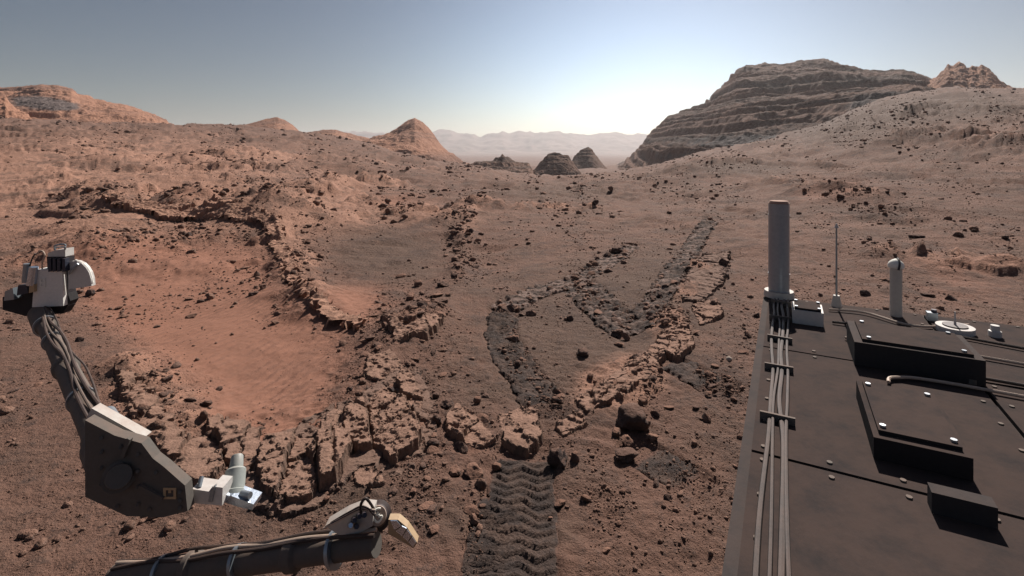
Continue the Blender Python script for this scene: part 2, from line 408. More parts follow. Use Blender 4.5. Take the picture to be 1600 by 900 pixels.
brt = (g_bright + .5 * blob(GPX, GPY, 280, 290, 420, 90) + .3 * blob(GPX, GPY, 300, 400, 300, 60) + .45 * blob(GPX, GPY, 120, 260, 260, 60) + .55 * blob(GPX, GPY, 960, 600, 70, 40) + .3 * blob(GPX, GPY, 470, 330, 400, 30)
       + .25 * blob(GPX, GPY, 1580, 230, 120, 60) + .5 * blob(GPX, GPY, 1500, 410, 120, 20) + .6 * blob(GPX, GPY, 230, 620, 60, 60)
       + .35 * blob(GPX, GPY, 60, 340, 120, 60)) * np.where(front, 1, .3)
gry = (.75 * blob(GPX, GPY, 1490, 165, 190, 30) + .5 * blob(GPX, GPY, 1300, 200, 120, 30) + .25 * blob(GPX, GPY, 1330, 235, 260, 60) + .5 * blob(GPX, GPY, 820, 620, 200, 90) + .75 * blob(GPX, GPY, 590, 395, 120, 55) + .6 * blob(GPX, GPY, 880, 480, 190, 110) + .8 * blob(GPX, GPY, 530, 775, 90, 25)
       + .6 * blob(GPX, GPY, 1150, 262, 120, 14) + .55 * blob(GPX, GPY, 860, 300, 160, 24) + .6 * blob(GPX, GPY, 750, 820, 260, 60)
       + .5 * blob(GPX, GPY, 90, 330, 70, 30) + .7 * blob(GPX, GPY, 180, 262, 26, 10) + .5 * blob(GPX, GPY, 1060, 460, 120, 120)) * front
rubm = np.clip(.75 * blob(GPX, GPY, 1420, 182, 120, 14) + .6 * blob(GPX, GPY, 1280, 222, 150, 18) + .45 * blob(GPX, GPY, 1480, 235, 130, 30) + g_ridge * .55 * (1 - .5 * g_bright) + .8 * blob(GPX, GPY, 400, 255, 60, 9) + .8 * blob(GPX, GPY, 400, 282, 70, 10) + .7 * blob(GPX, GPY, 560, 300, 50, 10)
               + .6 * blob(GPX, GPY, 740, 370, 25, 25) + .55 * blob(GPX, GPY, 1120, 275, 160, 20) + .5 * blob(GPX, GPY, 300, 350, 130, 18)
               + .35 * np.clip(fbm(GX / 5, GY / 5, 3, 77), 0, 1), 0, 1)
mask = np.stack([np.clip(sand, 0, 1.2), np.clip(brt, 0, 1), np.clip(gry, 0, 1), rubm], -1)
ground = link('ground', grid_mesh('ground', np.stack([GX, GY, GZ], -1), len(RR), len(AZ), True, mask), M_GROUND,
              label='rust brown rocky valley floor with sandy hollows and ridges', kind='structure')

# ------------------------------------------------------------------ hills beyond
def hill(name, sil, depth, front, back, m, label, kind='structure', steps=200, terr=0.0, per=4.0, prof=1.0, rough=1.0, gully=0.0,
         curve=0.0, res=.8, sandfn=None, seed=0, drop=3.0, tw=.55, dip=0.0, flank=0.0):
    sil = np.array(sil, float)
    n = max(30, int((sil[-1, 0] - sil[0, 0]) * res))
    PX = np.linspace(sil[0, 0], sil[-1, 0], n); PY = np.interp(PX, sil[:, 0], sil[:, 1])
    u = np.linspace(-1, 1, n)
    Yc = depth + curve * u + flank * u**2
    zc = CAM_Z + (HOR - PY) / F * Yc
    tx = (PX - 800) / F
    tf = np.linspace(0, 1, steps); tb = np.linspace(0, 1, 36)[1:]
    Yf = Yc - front; zb = base_h(tx * Yf, Yf) - drop
    zb = np.minimum(zb, zc - 1)
    rows = []; hs = []
    for t in tf:
        rows.append((tx * (Yf + front * t), Yf + front * t, zb + (zc - zb) * t**prof)); hs.append(np.full(n, t))
    for t in tb:
        rows.append((tx * (Yc + back * t), Yc + back * t, zc - (zc - zb + 4) * t**1.6)); hs.append(np.full(n, 1 - t))
    X = np.array([r[0] for r in rows]); Y = np.array([r[1] for r in rows]); Z = np.array([r[2] for r in rows])
    H = np.array(hs); s = depth / 300.0
    env = sst(0, .12, H) * (0.75 + .25 * sst(1.0, .90, H))
    Z = Z + gully * s * ridged(X / (26 * s), Y / (60 * s), 3, seed + 3) * env
    Z = Z + rough * s * (1.1 * fbm(X / (14 * s), Y / (14 * s), 4, seed + 1)) * env
    strat = (Z - dip * X + 0.9 * s * fbm(X / (45 * s), Y / (45 * s), 2, seed + 8))
    if terr > 0:
        P = per * s
        w = strat / P + 0.35 * np.sin(strat / P * 1.7 + 1) + 0.2 * np.sin(strat / P * 3.1)
        fr = w - np.floor(w)
        stp = sst(.5, .95, fr) - fr
        wt_ = terr * np.clip(tw + 1.1 * fbm(X / (35 * s), strat / (2.2 * P), 3, seed + 6), 0.08, 1.3)
        Z = Z + wt_ * P * stp * env
        if terr > 1:
            w = strat / (P * 3.3) + .3 * np.sin(strat / P * .9); fr = w - np.floor(w)
            Z = Z + P * 3.3 * .7 * (sst(.6, .93, fr) - fr) * np.clip(.5 + 1.2 * fbm(X / (60 * s), strat / (6 * P), 3, seed + 12), 0, 1) * env * sst(1.0, .86, H)
        Z = Z + 0.22 * P * terr * ridged(X / (5 * s), strat / (1.2 * s), 3, seed + 9) * env
    Z = Z + rough * (0.45 * s * ridged(X / (3.4 * s), Y / (3.4 * s), 4, seed + 4) + .5 * s * ridged(X / (9 * s), Y / (9 * s), 3, seed + 5)) * env
    px_, py_ = project(X, Y, Z)
    sd = np.zeros_like(Z) if sandfn is None else sandfn(px_, py_)
    mk = np.stack([sd, strat / (60 * s), H, np.ones_like(H)], -1).reshape(-1, 4)
    V = np.stack([X, Y, Z], -1).reshape(-1, 3)
    return link(name, grid_mesh(name, V, len(rows), n, False, mk), m, label=label, kind=kind)

hill('butte', [(925,290),(955,270),(975,255),(990,240),(1003,226),(1012,213),(1030,197),(1044,183),(1062,177),(1098,164),(1112,150),(1124,140),(1140,122),(1150,110),(1165,104),
      (1195,100),(1215,103),(1250,98),(1286,95),(1302,98),(1325,104),(1348,108),(1375,112),(1408,111),(1425,115),(1448,123),(1475,140),(1510,165)],
     420, 235, 160, M_BUTTE, 'tall dark layered butte rising on the right with stepped rock ledges', steps=380, res=.70, terr=1.35, per=3.6, prof=1.05, rough=.75, gully=1.4, curve=-45, seed=100,
     sandfn=lambda px, py: np.clip(.9 * blob(px, py, 1200, 222, 170, 14) + .9 * blob(px, py, 1390, 165, 90, 26) + .6 * blob(px, py, 1060, 245, 60, 8), 0, 1), tw=.95, dip=.03)
hill('peak', [(1420,165),(1450,135),(1462,125),(1472,116),(1482,107),(1489,110),(1499,102),(1507,107),(1513,113),(1519,108),(1527,112),(1534,106),(1544,110),(1552,119),(1562,131),(1572,141),(1590,148),(1640,152),(1720,160)],
     330, 90, 90, M_PEAK, 'rugged orange peak standing above the right hillside', steps=170, terr=.7, per=4, prof=.8, rough=2.2, gully=1.4, seed=141, res=1.0)
hill('mesa', [(-260,150),(-120,140),(-40,138),(0,141),(30,139),(62,135),(90,137),(112,141),(124,149),(150,157),(190,164),(215,173),(240,183),(262,194),(285,205),(320,216)],
     330, 120, 140, M_LHILL, 'broad orange mesa with a pale caprock edge at upper left', res=.6, steps=190, terr=.8, per=4.2, prof=.75, rough=1.0, gully=1.0, seed=180, flank=20,
     sandfn=lambda px, py: np.clip(1.1 * blob(px, py, 55, 160, 45, 11) + .9 * blob(px, py, 100, 166, 30, 7), 0, 1))
hill('outcrop', [(-60,160),(-20,150),(0,149),(8,152),(14,163),(26,176),(40,184),(52,196)], 215, 26, 25, M_LHILL, 'orange layered outcrop at the left edge below the mesa',
     steps=140, terr=1.0, per=3, prof=.7, rough=1.8, gully=1.6, seed=210)
hill('hill', [(350,206),(380,197),(400,191),(418,187),(434,185),(446,189),(458,197),(470,208),(490,216)], 340, 60, 50, M_LHILL, 'small rounded orange hill on the left skyline', steps=120, rough=.7, gully=.5, seed=230)
hill('hill', [(455,216),(480,208),(505,204),(524,203),(545,208),(570,215),(600,226)], 420, 60, 50, M_LHILL, 'low smooth mound between the small hill and the pointed hill', steps=110, rough=.7, seed=250)
hill('hill', [(560,228),(585,217),(600,213),(612,206),(628,197),(640,190),(648,185),(657,191),(668,202),(678,213),(688,227),(700,241),(716,252),(735,262)], 300, 75, 60, M_LHILL,
     'pointed orange hill with furrowed slopes left of centre', steps=200, rough=1.0, gully=2.2, terr=.35, per=3.5, prof=.85, seed=270)
hill('ledge', [(715,266),(735,257),(748,254),(768,251),(778,246),(785,242),(793,246),(806,252),(826,255),(831,265),(838,274)], 290, 24, 30, hill_material('ledge_rock', (0.17, 0.092, 0.064), (0.23, 0.125, 0.085), (0.07, 0.045, 0.037), (0.14, 0.09, 0.07), 12),
     'low flat-topped rock ledge in the valley left of the small buttes', steps=140, terr=1.0, per=3, prof=.6, rough=1.1, seed=300)
hill('small_butte', [(828,275),(840,262),(850,251),(856,244),(866,241),(878,242),(887,243),(893,252),(900,262),(910,274)], 285, 18, 24, M_BUTTE,
     'small dark butte with a ragged flat top in the valley centre', steps=170, terr=.6, per=3.2, prof=.75, rough=1.3, gully=1.0, seed=320)
hill('small_butte', [(890,262),(897,247),(905,239),(913,233),(919,231),(926,236),(933,247),(944,262),(952,268)], 400, 24, 30, M_BUTTE,
     'rounded dark butte just behind the ragged small butte', steps=150, terr=.5, per=3.0, prof=.7, rough=.8, gully=.8, seed=340)
rnd = np.random.default_rng(5)
def ridge_line(x0, x1, yb, amp, step, sd):
    xs = np.arange(x0, x1 + step, step); k = yb + amp * fbm(xs / 60, xs * 0 + sd, 5, sd, .6)
    return list(zip(xs, k))
hill('crater_rim', ridge_line(-500, 2100, 210, 6.0, 3, 3), 5200, 1000, 560, M_RIM, 'pale hazy crater rim mountains along the far horizon', steps=60, res=.3, rough=.9, gully=1.8, terr=.3, seed=360, drop=10)
hill('foothills', ridge_line(-500, 2100, 238, 1.6, 3, 8), 4000, 600, 440, M_RIM, 'faint hazy foothills below the far crater rim', steps=26, res=.22, rough=.5, gully=.8, seed=380, drop=8)

# ------------------------------------------------------------------ bedrock slabs
def poly_sd(x, y, P):
    d, _ = seg_dist(x, y, np.vstack([P, P[:1]]))
    ins = np.zeros(x.shape, bool); j = len(P) - 1
    for i in range(len(P)):
        c = ((P[i, 1] > y) != (P[j, 1] > y)) & (x < (P[j, 0] - P[i, 0]) * (y - P[i, 1]) / (P[j, 1] - P[i, 1] + 1e-12) + P[i, 0])
        ins ^= c; j = i
    return np.where(ins, d, -d)
def slab(pts, h, label, tilt=(0, 0), rough=1.0, plates=0.5, m=M_SLAB, seed=0, cell=0.008, follow=.5, name='bedrock_slab', group='broken bedrock slabs'):
    P = unproject(pts, G); c = P.mean(0); P = c + (P - c) * 1.10; h *= .44
    lo, hi = P.min(0) - .06, P.max(0) + .06
    cell = max(cell, (hi - lo).max() / 170)
    xs = np.arange(lo[0], hi[0], cell); ys = np.arange(lo[1], hi[1], cell)
    Y, X = np.meshgrid(ys, xs, indexing='ij')
    S = max((hi - lo).min(), .2)
    sd = poly_sd(X + .030 * S * fbm(X / .07, Y / .07, 4, seed), Y + .030 * S * fbm(X / .07, Y / .07, 4, seed + 7), P)
    g = G(X.ravel(), Y.ravel()).reshape(X.shape)
    gc = np.median(g[sd > 0]) if (sd > 0).any() else g.mean()
    edge = sst(-0.006, 0.010, sd)
    top = h * (1 + tilt[0] * (X - c[0]) / S * 2 + tilt[1] * (Y - c[1]) / S * 2)
    rs = np.random.default_rng(seed + 500); nc_ = int(np.clip((hi - lo).prod() / .085, 2, 34))
    cx = rs.uniform(lo[0], hi[0], nc_); cy = rs.uniform(lo[1], hi[1], nc_); th_ = rs.uniform(0, 3.14); ca_, sb_ = math.cos(th_), math.sin(th_)
    wX = X + .018 * fbm(X / .06, Y / .06, 3, seed + 21); wY = Y + .018 * fbm(X / .06, Y / .06, 3, seed + 22)
    f1 = np.full(X.shape, 9.); f2 = np.full(X.shape, 9.); who = np.zeros(X.shape, int)
    for q in range(nc_):
        dx, dy = wX - cx[q], wY - cy[q]; d_ = np.hypot((dx * ca_ + dy * sb_) * .6, -dx * sb_ + dy * ca_)
        n1 = d_ < f1; f2 = np.where(n1, f1, np.minimum(f2, d_)); who = np.where(n1, q, who); f1 = np.minimum(f1, d_)
    ch = rs.uniform(-.35, .45, nc_); tx_ = rs.normal(0, .06, nc_); ty_ = rs.normal(.03, .06, nc_)
    cell_z = ch[who] * h * 1.1 + tx_[who] * (X - cx[who]) + ty_[who] * (Y - cy[who])
    crack = sst(.014, .002, f2 - f1) * (.4 + .6 * sst(-.2, .3, fbm(X / .12, Y / .12, 2, seed + 31)))
    st = top + cell_z + rough * .009 * fbm(X / .07, Y / .07, 4, seed + 3, .6)
    k = .019; w = st / k; fr = w - np.floor(w); pl_ = np.minimum(.95, plates + .3) * (.7 + .3 * (rs.uniform(0, 1, nc_) > .4))[who]
    st = k * (np.floor(w) + (1 - pl_) * fr + pl_ * sst(.55, .8, fr))
    pit = np.clip(ridged(X / .030, Y / .030, 3, seed + 5), -.6, 1)
    Z = follow * g + (1 - follow) * gc + edge * (np.maximum(st, .006) - .035 * crack) - .06 * (1 - edge) + .0035 * rough * pit
    keep = sd > -0.035
    me = grid_mesh(name, np.stack([X, Y, Z], -1).reshape(-1, 3), len(ys), len(xs), False, None, keep)
    me.polygons.foreach_set('use_smooth', np.zeros(len(me.polygons), bool))
    return link(name, me, m, label=label, cat='bedrock slab', group=group)
M_SLABP = rock_material('pale_bedrock', (0.17, 0.105, 0.080), (0.33, 0.190, 0.135), (0.42, 0.230, 0.160), 8)
M_SLABD = rock_material('dull_bedrock', (0.085, 0.060, 0.052), (0.17, 0.108, 0.083), (0.21, 0.125, 0.093), 12)
slab([(395,715),(470,668),(540,630),(610,592),(650,590),(672,640),(668,706),(615,742),(560,728),(520,775),(460,800),(410,792),(388,750)], .035, 'low cracked bedrock shelf that the blocks right of the sand stand on', (0,0), 1.1, .6, M_SLABD, seed=30, cell=.012)
slab([(412,345),(440,350),(457,400),(482,444),(522,477),(562,494),(556,510),(505,496),(464,456),(438,405),(418,372)], .13, 'long pale broken bedrock ridge running diagonally beside the sand', (0,0), 2.0, .5, M_SLABP, seed=41, cell=.02, follow=1.0)
slab([(168,311),(230,321),(300,327),(408,341),(412,352),(330,343),(240,337),(180,325)], .20, 'pale broken bedrock ridge crossing the slope above the tool head', (0,0), 2.6, .4, M_SLABP, seed=43, cell=.03, follow=1.0)
slab([(268,722),(290,697),(318,687),(343,705),(347,735),(330,752),(305,765),(280,752)], .10, 'rough bedrock slab left of the grey upright cylinder', (0,-.2), seed=1)
slab([(322,668),(345,660),(402,680),(406,700),(397,728),(372,737),(352,722),(345,700)], .11, 'smooth-topped orange slab right of a wide dark crack', (-.2,.1), .6, .3, seed=2)
slab([(415,700),(440,694),(489,697),(491,760),(484,783),(455,791),(420,781),(404,756),(405,730)], .13, 'largest flaky bedrock slab at the lower left edge of the sand', (0,-.1), 1.3, .8, seed=3)
slab([(496,700),(506,668),(540,690),(549,712),(540,732),(525,756),(501,766)], .12, 'bedrock slab split from the largest flaky slab by a narrow dark crack', (0,0), 1.1, .6, seed=4)
slab([(538,652),(570,642),(578,688),(580,706),(555,712),(538,692)], .13, 'knobbly bedrock block left of a narrow upright crack', (0,-.1), 1.4, .5, seed=5)
slab([(577,640),(600,618),(632,635),(655,682),(652,703),(612,724),(586,700)], .13, 'knobbly bedrock block right of a narrow upright crack', (0,-.1), 1.4, .5, seed=6)
slab([(618,602),(640,590),(662,628),(652,648),(637,634)], .10, 'small wedge of bedrock behind the knobbly blocks', (0,0), 1.2, .4, seed=7)
slab([(697,660),(715,640),(745,655),(771,690),(745,701),(715,691),(700,678)], .09, 'lone pale bedrock slab left of the chevron wheel track', (.1,0), 1.0, .4, seed=8)
slab([(778,652),(835,640),(846,690),(822,706),(790,692)], .045, 'flat bedrock slab scraped by the wheel at the head of the chevron track', (0,0), .9, .8, seed=9)
slab([(868,668),(905,648),(917,666),(880,684)], .07, 'small pale slab above the rounded dark boulder', (0,.1), 1.2, .6, seed=10)
slab([(553,745),(565,734),(590,740),(601,758),(580,766),(558,760)], .06, 'small slab with ringed layers on dark sand', (0,0), 1.0, 1.0, seed=11)
slab([(905,622),(940,600),(1000,560),(1034,530),(1042,550),(1010,592),(960,626),(925,641)], .05, 'long bright bedrock ridge crossed by wheel scrapes', (0,0), .9, .7, seed=12, cell=.012)
slab([(182,582),(214,590),(250,640),(286,690),(270,722),(236,692),(202,640)], .07, 'smooth orange bedrock ledge along the left edge of the sand', (0,.1), .6, .7, seed=13, cell=.012)
slab([(1062,440),(1100,402),(1138,400),(1130,440),(1102,470),(1072,466)], .05, 'flat bedrock plate cut by dark cracks at right of centre', (0,0), .8, .5, M_SLABD, seed=14, cell=.016)
slab([(1035,520),(1075,515),(1085,545),(1058,565),(1032,548)], .07, 'broken bedrock block at the right end of the bright ridge', (0,0), 1.4, .5, seed=15, cell=.014)
slab([(600,500),(640,488),(690,500),(668,528),(620,530)], .09, 'broken bedrock at the far right rim of the sand hollow', (0,0), 1.5, .5, seed=16, cell=.016)
slab([(575,560),(612,548),(630,575),(598,598),(570,590)], .07, 'rubbly bedrock lump on the near right rim of the sand hollow', (0,0), 1.6, .4, seed=17, cell=.012)
slab([(508,652),(528,640),(542,652),(532,676),(510,672)], .06, 'small dark-edged block at the sand rim left of the knobbly blocks', (0,0), 1.3, .4, seed=18)
slab([(1080,480),(1120,470),(1130,495),(1095,508)], .07, 'small tilted block below the cracked flat plate', (0,.3), 1.2, .4, seed=19, cell=.014)

# ------------------------------------------------------------------ wheel tracks
m, nt, b = mat('disturbed_soil'); p = pos(nt)
c = mix(nt, ramp(nt, noise(nt, p, 6, 6, .7), .35, .65), (0.056, 0.042, 0.038), (0.115, 0.075, 0.060))
at = nd(nt, 'ShaderNodeAttribute', attribute_name='mask'); sp_ = nd(nt, 'ShaderNodeSeparateColor'); nt.links.new(at.outputs['Color'], sp_.inputs[0])
c = mix(nt, ramp(nt, math2(nt, 'ADD', sp_.outputs[0], math2(nt, 'SUBTRACT', noise(nt, p, 9, 5, .7), .5)), .25, .75), c, (0.22, 0.15, 0.125))
c = mix(nt, ramp(nt, math2(nt, 'ADD', sp_.outputs[1], math2(nt, 'MULTIPLY', math2(nt, 'SUBTRACT', noise(nt, p, 11, 6, .7), .5), 1.2)), .10, .55), SOIL, c)
nt.links.new(c, b.inputs['Base Color']); bump(nt, b, math2(nt, 'ADD', noise(nt, p, 60, 5, .7), noise(nt, p, 14, 6, .7)), 1.0, .02)
M_TRACK = m
def track(pts, width, label, amp, chev=True, broken=0.0, pale=0.0, seed=0, pitch=0.078):
    P = unproject(pts, G)
    # smooth the centre line
    t = np.r_[0, np.cumsum(np.hypot(*np.diff(P, axis=0).T))]
    nS = int(np.clip(t[-1] / max(.010, .0028 * P[:, 1].mean()), 12, 600))
    s = np.linspace(0, t[-1], nS); C = pchip(t, P, s)
    for _ in range(60):
        C[1:-1] = .25 * C[:-2] + .5 * C[1:-1] + .25 * C[2:]
    d = np.gradient(C, axis=0); d /= np.hypot(d[:, 0], d[:, 1])[:, None]; nrm = np.stack([d[:, 1], -d[:, 0]], -1)
    v = np.linspace(-.62, .62, 46)
    X = C[:, None, 0] + nrm[:, None, 0] * v * width; Y = C[:, None, 1] + nrm[:, None, 1] * v * width
    S, Vv = np.meshgrid(s, v, indexing='ij')
    g = G(X.ravel(), Y.ravel()).reshape(X.shape)
    for _ in range(int(14 * (1 - broken))):                                 # the wheel flattens the soil
        g[1:-1] = .25 * g[:-2] + .5 * g[1:-1] + .25 * g[2:]; g[:, 1:-1] = .25 * g[:, :-2] + .5 * g[:, 1:-1] + .25 * g[:, 2:]
    tri = np.abs(((Vv + .5) * 2 % 1) - .5) * 2 if chev else 0 * Vv          # W-shaped grousers
    ph = (S - tri * .055 + .008 * fbm(X / .1, Y / .1, 2, seed)) / pitch; fr = ph - np.floor(ph)
    tread = 1 - sst(0, .20, fr) * sst(1, .80, fr)
    inside = sst(.56, .40, np.abs(Vv) + (.05 + .22 * broken) * fbm(X / .12, Y / .12, 3, seed + 1))
    ends = sst(0, .15, S) * sst(0, .15, t[-1] - S)
    br = np.clip(1 - broken * (1 + 1.5 * fbm(X / .3, Y / .3, 3, seed + 2)), 0, 1)
    rough = fbm(X / .06, Y / .06, 3, seed + 3)
    Z = g + inside * ends * (-.004 + .012 * broken + amp * (tread - .2) * br + broken * (.020 * rough + .018 * fbm(X / .25, Y / .25, 2, seed + 8))) + (.002 + .003 * broken) * rough * inside - .03 * (1 - inside * ends) + .012 * np.exp(-((np.abs(Vv) - .5) / .05)**2) * ends
    pl = np.clip(pale * (fbm(X / .35, Y / .12, 3, seed + 4) + .35), 0, 1) + .15 * tread * br
    mk = np.stack([pl, inside * ends, br, np.ones_like(pl)], -1).reshape(-1, 4)
    keep = (inside * ends + .6 * fbm(X / .2, Y / .2, 3, seed + 5) * broken) > .06
    me = grid_mesh('wheel_track', np.stack([X, Y, Z], -1).reshape(-1, 3), nS, len(v), False, mk, keep)
    return link('wheel_track', me, M_TRACK, label=label, kind='structure', group='wheel tracks')
for t_ in TRACKS: track(*t_)

# ------------------------------------------------------------------ rocks
def rock_mesh(seed, sub=2, flat=.7, ang=.35, noise_amp=.12, elong=1.3):
    r = random.Random(seed); bm = bmesh.new(); bmesh.ops.create_icosphere(bm, subdivisions=sub, radius=1)
    cuts = [(Vector((r.gauss(0, 1), r.gauss(0, 1), r.gauss(0, .8))).normalized(), r.uniform(1 - ang - .2, .92)) for _ in range(9)]
    off = Vector((r.uniform(-50, 50),) * 3)
    from mathutils import noise as mn
    for v in bm.verts:
        p = v.co.copy()
        for n, d in cuts:
            k = p.dot(n)
            if k > d: p -= n * (k - d) * .92
        p *= 1 + noise_amp * (mn.noise(p * 2.1 + off) + .6 * mn.noise(p * 5.3 + off) + (.4 * mn.noise(p * 11 + off) if sub > 2 else 0))
        v.co = Vector((p.x * elong, p.y, p.z * flat))
    me = bpy.data.meshes.new('rock'); bm.to_mesh(me); bm.free()
    me.polygons.foreach_set('use_smooth', [sub > 2] * len(me.polygons))
    return me
BIG = [rock_mesh(i, 4, random.uniform(.6, .95), .32, .20, random.uniform(1.0, 1.35)) for i in range(6)]
MID = [rock_mesh(40 + i, 2, random.uniform(.45, .9), .4, .16, random.uniform(1.0, 1.6)) for i in range(14)]
for me in BIG: me.materials.append(M_ROCK)
for me in MID: me.materials.append(M_ROCK)
def place_rock(px, py, wpx, label, i, m=None, flat=1.0, rz=None, group=None, cat='rock', name='rock', lean=(0, 0), big=True, sink=.3):
    (x, y), = unproject([(px, py)], G)
    s = wpx * .5 * y / F / 1.15
    me = (BIG if big else MID)[i % (len(BIG) if big else len(MID))]
    o = link(name, me, None, label=label, cat=cat, group=group)
    o.location = (x, y, gz(x, y) + s * flat * .7 * (1 - sink) - .15 * s * flat); o.scale = (s, s, s * flat)
    o.rotation_euler = (lean[0], lean[1], random.uniform(0, 6.3) if rz is None else rz)
    if m is not None: o.material_slots[0].link = 'OBJECT'; o.material_slots[0].material = m
    return o
NOTED = [
 (871,724,37,'rounded dark pitted boulder right of the chevron track',0,M_DARK,1.25),
 (898,720,20,'narrow brown rock just right of the rounded dark boulder',1,M_ROCK,1.3),
 (990,668,62,'jagged dark boulder, largest of the rocks at lower right',2,M_DARK,1.0),
 (962,680,20,'small brown rock at the left foot of the jagged dark boulder',3,M_ROCK,1.0),
 (980,692,24,'brown rock just below the jagged dark boulder',4,M_ROCK,.9),
 (1020,688,22,'brown rock at the right foot of the jagged dark boulder',5,M_ROCK,.9),
 (978,718,44,'low flat dark rock lying below the jagged dark boulder',2,M_DARK,.45),
 (683,662,20,'upright dark rock left of the lone pale slab',1,M_DARK,1.3),
 (678,684,16,'small brown rock below the upright dark rock',3,M_ROCK,.9),
 (741,742,38,'lumpy brown rock left of the head of the chevron track',4,M_ROCK,.75),
 (712,742,26,'brown rock touching the lumpy rock on its left side',5,M_ROCK,.8),
 (700,634,26,'dark rock beyond the lone pale slab',0,M_DARK,.65),
 (776,733,18,'small brown rock at the top left corner of the chevron track',2,M_ROCK,.9),
 (661,522,20,'dark block in shadow on the rim right of the sand hollow',3,M_DARK,1.1),
 (641,503,26,'pale rock on the rim beside the dark block',1,M_ROCK,.9),
 (692,448,18,'dark rock at the top of the rubble rim',4,M_DARK,1.0),
 (700,462,12,'small pale rock below the dark rock at the rim top',5,M_ROCK,1.0),
 (964,394,26,'tall dark slab-like rock beside the far wheel track',3,M_DARK,.9),
 (912,556,26,'dark broken rock on the plain inside the track loop',2,M_DARK,.8),
 (1114,480,16,'dark upright rock right of the cracked flat plate',0,M_DARK,1.5),
 (1130,415,14,'dark sliver of rock standing in the crack',1,M_DARK,1.7),
 (1092,492,14,'pale pointed rock below the cracked flat plate',4,M_ROCK,1.2),
 (396,461,18,'dark rock alone on the sand left of the bright ridge',5,M_DARK,.7),
 (1496,370,18,'rounded grey boulder alone on the right slope',0,M_ROCK,1.0),
 (1572,374,12,'small dark boulder near the right edge of the slope',2,M_DARK,1.0),
 (1432,371,22,'low dark rock left of the rounded grey boulder',3,M_DARK,.5),
 (1522,363,8,'small dark rock just right of the rounded grey boulder',1,M_DARK,1.2),
 (322,634,18,'dark rock at the near left edge of the sand',4,M_DARK,1.0),
 (318,655,14,'upright rock above the wide dark crack',1,M_ROCK,1.5),
 (1005,632,24,'brown rock capping the jagged dark boulder at its upper left',1,M_ROCK,.8),
 (875,790,20,'small pale rock right of the chevron track',4,M_ROCK,.7),
 (676,800,22,'angular dark rock in the foreground gravel',2,M_DARK,.7),
 (860,812,9,'tiny pale chip right of the chevron track',5,M_ROCK,.8),
 (558,665,24,'dark-shadowed lump on the knobbly block',3,M_DARK,.9),
 (546,610,12,'dark rock at the sharp corner of the sand rim',0,M_DARK,1.0),
 (565,600,16,'pale rock next along the sand rim',2,M_ROCK,1.0),
 (405,662,8,'tiny rock on the rippled sand',1,M_ROCK,.8),
]
for k, (px, py, w, lab, i, mm, fl) in enumerate(NOTED):
    place_rock(px, py, w, lab, i, mm, fl)
place_rock(1139, 562, 11, 'round whitish pebble on bare ground right of the bright ridge', 0, M_PALE, .9, cat='pebble', name='pebble')

# scatter: rubble along ridges and in patches, thinning out over sand
NT = 195000
spx = rng.uniform(-60, 1660, NT); lY = rng.uniform(math.log(2.3), math.log(260), NT)
inv = rng.uniform(0, 1, NT) < .45
sY = np.where(inv, 1 / rng.uniform(1 / 16, 1 / 2.3, NT), np.exp(lY)); sX = (spx - 800) / F * sY
sZ, s_ridge, s_bright, s_rub = ground_parts(sX, sY)
sPX, sPY = project(sX, sY, sZ)
s_sand = np.clip(1.3 * blob(sPX, sPY, 430, 580, 130, 85) + .9 * blob(sPX, sPY, 560, 470, 50, 25) + .6 * blob(sPX, sPY, 260, 520, 90, 60)
                 + .6 * blob(sPX, sPY, 900, 520, 110, 60) + .8 * blob(sPX, sPY, 590, 395, 90, 40) + .5 * blob(sPX, sPY, 1500, 440, 100, 40), 0, 1)
patch = (1.1 * blob(sPX, sPY, 1430, 180, 130, 14) + .9 * blob(sPX, sPY, 1290, 222, 150, 22) + .6 * blob(sPX, sPY, 1480, 225, 130, 40) + 1.1 * blob(sPX, sPY, 400, 252, 60, 9) + 1.2 * blob(sPX, sPY, 400, 282, 70, 9) + .9 * blob(sPX, sPY, 555, 298, 50, 10) + 1.0 * blob(sPX, sPY, 738, 370, 26, 24)
         + .8 * blob(sPX, sPY, 1120, 270, 170, 22) + 1.0 * blob(sPX, sPY, 310, 355, 140, 22) + .7 * blob(sPX, sPY, 420, 440, 40, 60) + .8 * blob(sPX, sPY, 620, 545, 60, 70)
         + .8 * blob(sPX, sPY, 700, 800, 120, 60) + .5 * blob(sPX, sPY, 950, 780, 120, 80) + .7 * blob(sPX, sPY, 1030, 540, 60, 70) + .8 * blob(sPX, sPY, 240, 480, 90, 30)
         + .6 * blob(sPX, sPY, 160, 320, 30, 20) + .6 * blob(sPX, sPY, 600, 700, 90, 60) + .5 * blob(sPX, sPY, 850, 300, 300, 14) + .6 * blob(sPX, sPY, 1300, 290, 200, 14)
         + .6 * blob(sPX, sPY, 700, 260, 140, 10))
for t_ in TRACKS[2:7]:
    P_ = unproject(t_[0], G); near_ = (np.abs(sX - P_[:, 0].mean()) < 6) & (np.abs(sY - P_[:, 1].mean()) < 9)
    d_, _ = seg_dist(sX[near_], sY[near_], P_); patch[near_] += .9 * sst(t_[1] * .6, t_[1] * .3, d_)
patch += .28 * sst(25, 50, sY)
clump = np.clip(.5 + 1.2 * fbm(sX / (.05 * sY + .3), sY / (.09 * sY + .3), 3, 121), 0, 1.5)
dens = np.clip((.34 + 1.15 * s_ridge + patch) * clump, 0, 1.2) * (1 - .93 * s_sand)
ok = (rng.uniform(0, 1, NT) < dens * .84) & (sY > 2.3) & ~((sPX > 1230) & (sPY > 540)) & (sPY < 930) & ~((sPX > 755) & (sPX < 880) & (sPY > 712))
sX, sY, sZ, sPX, sPY, s_ridge, patch = (a[ok] for a in (sX, sY, sZ, sPX, sPY, s_ridge, patch))
n = len(sX)
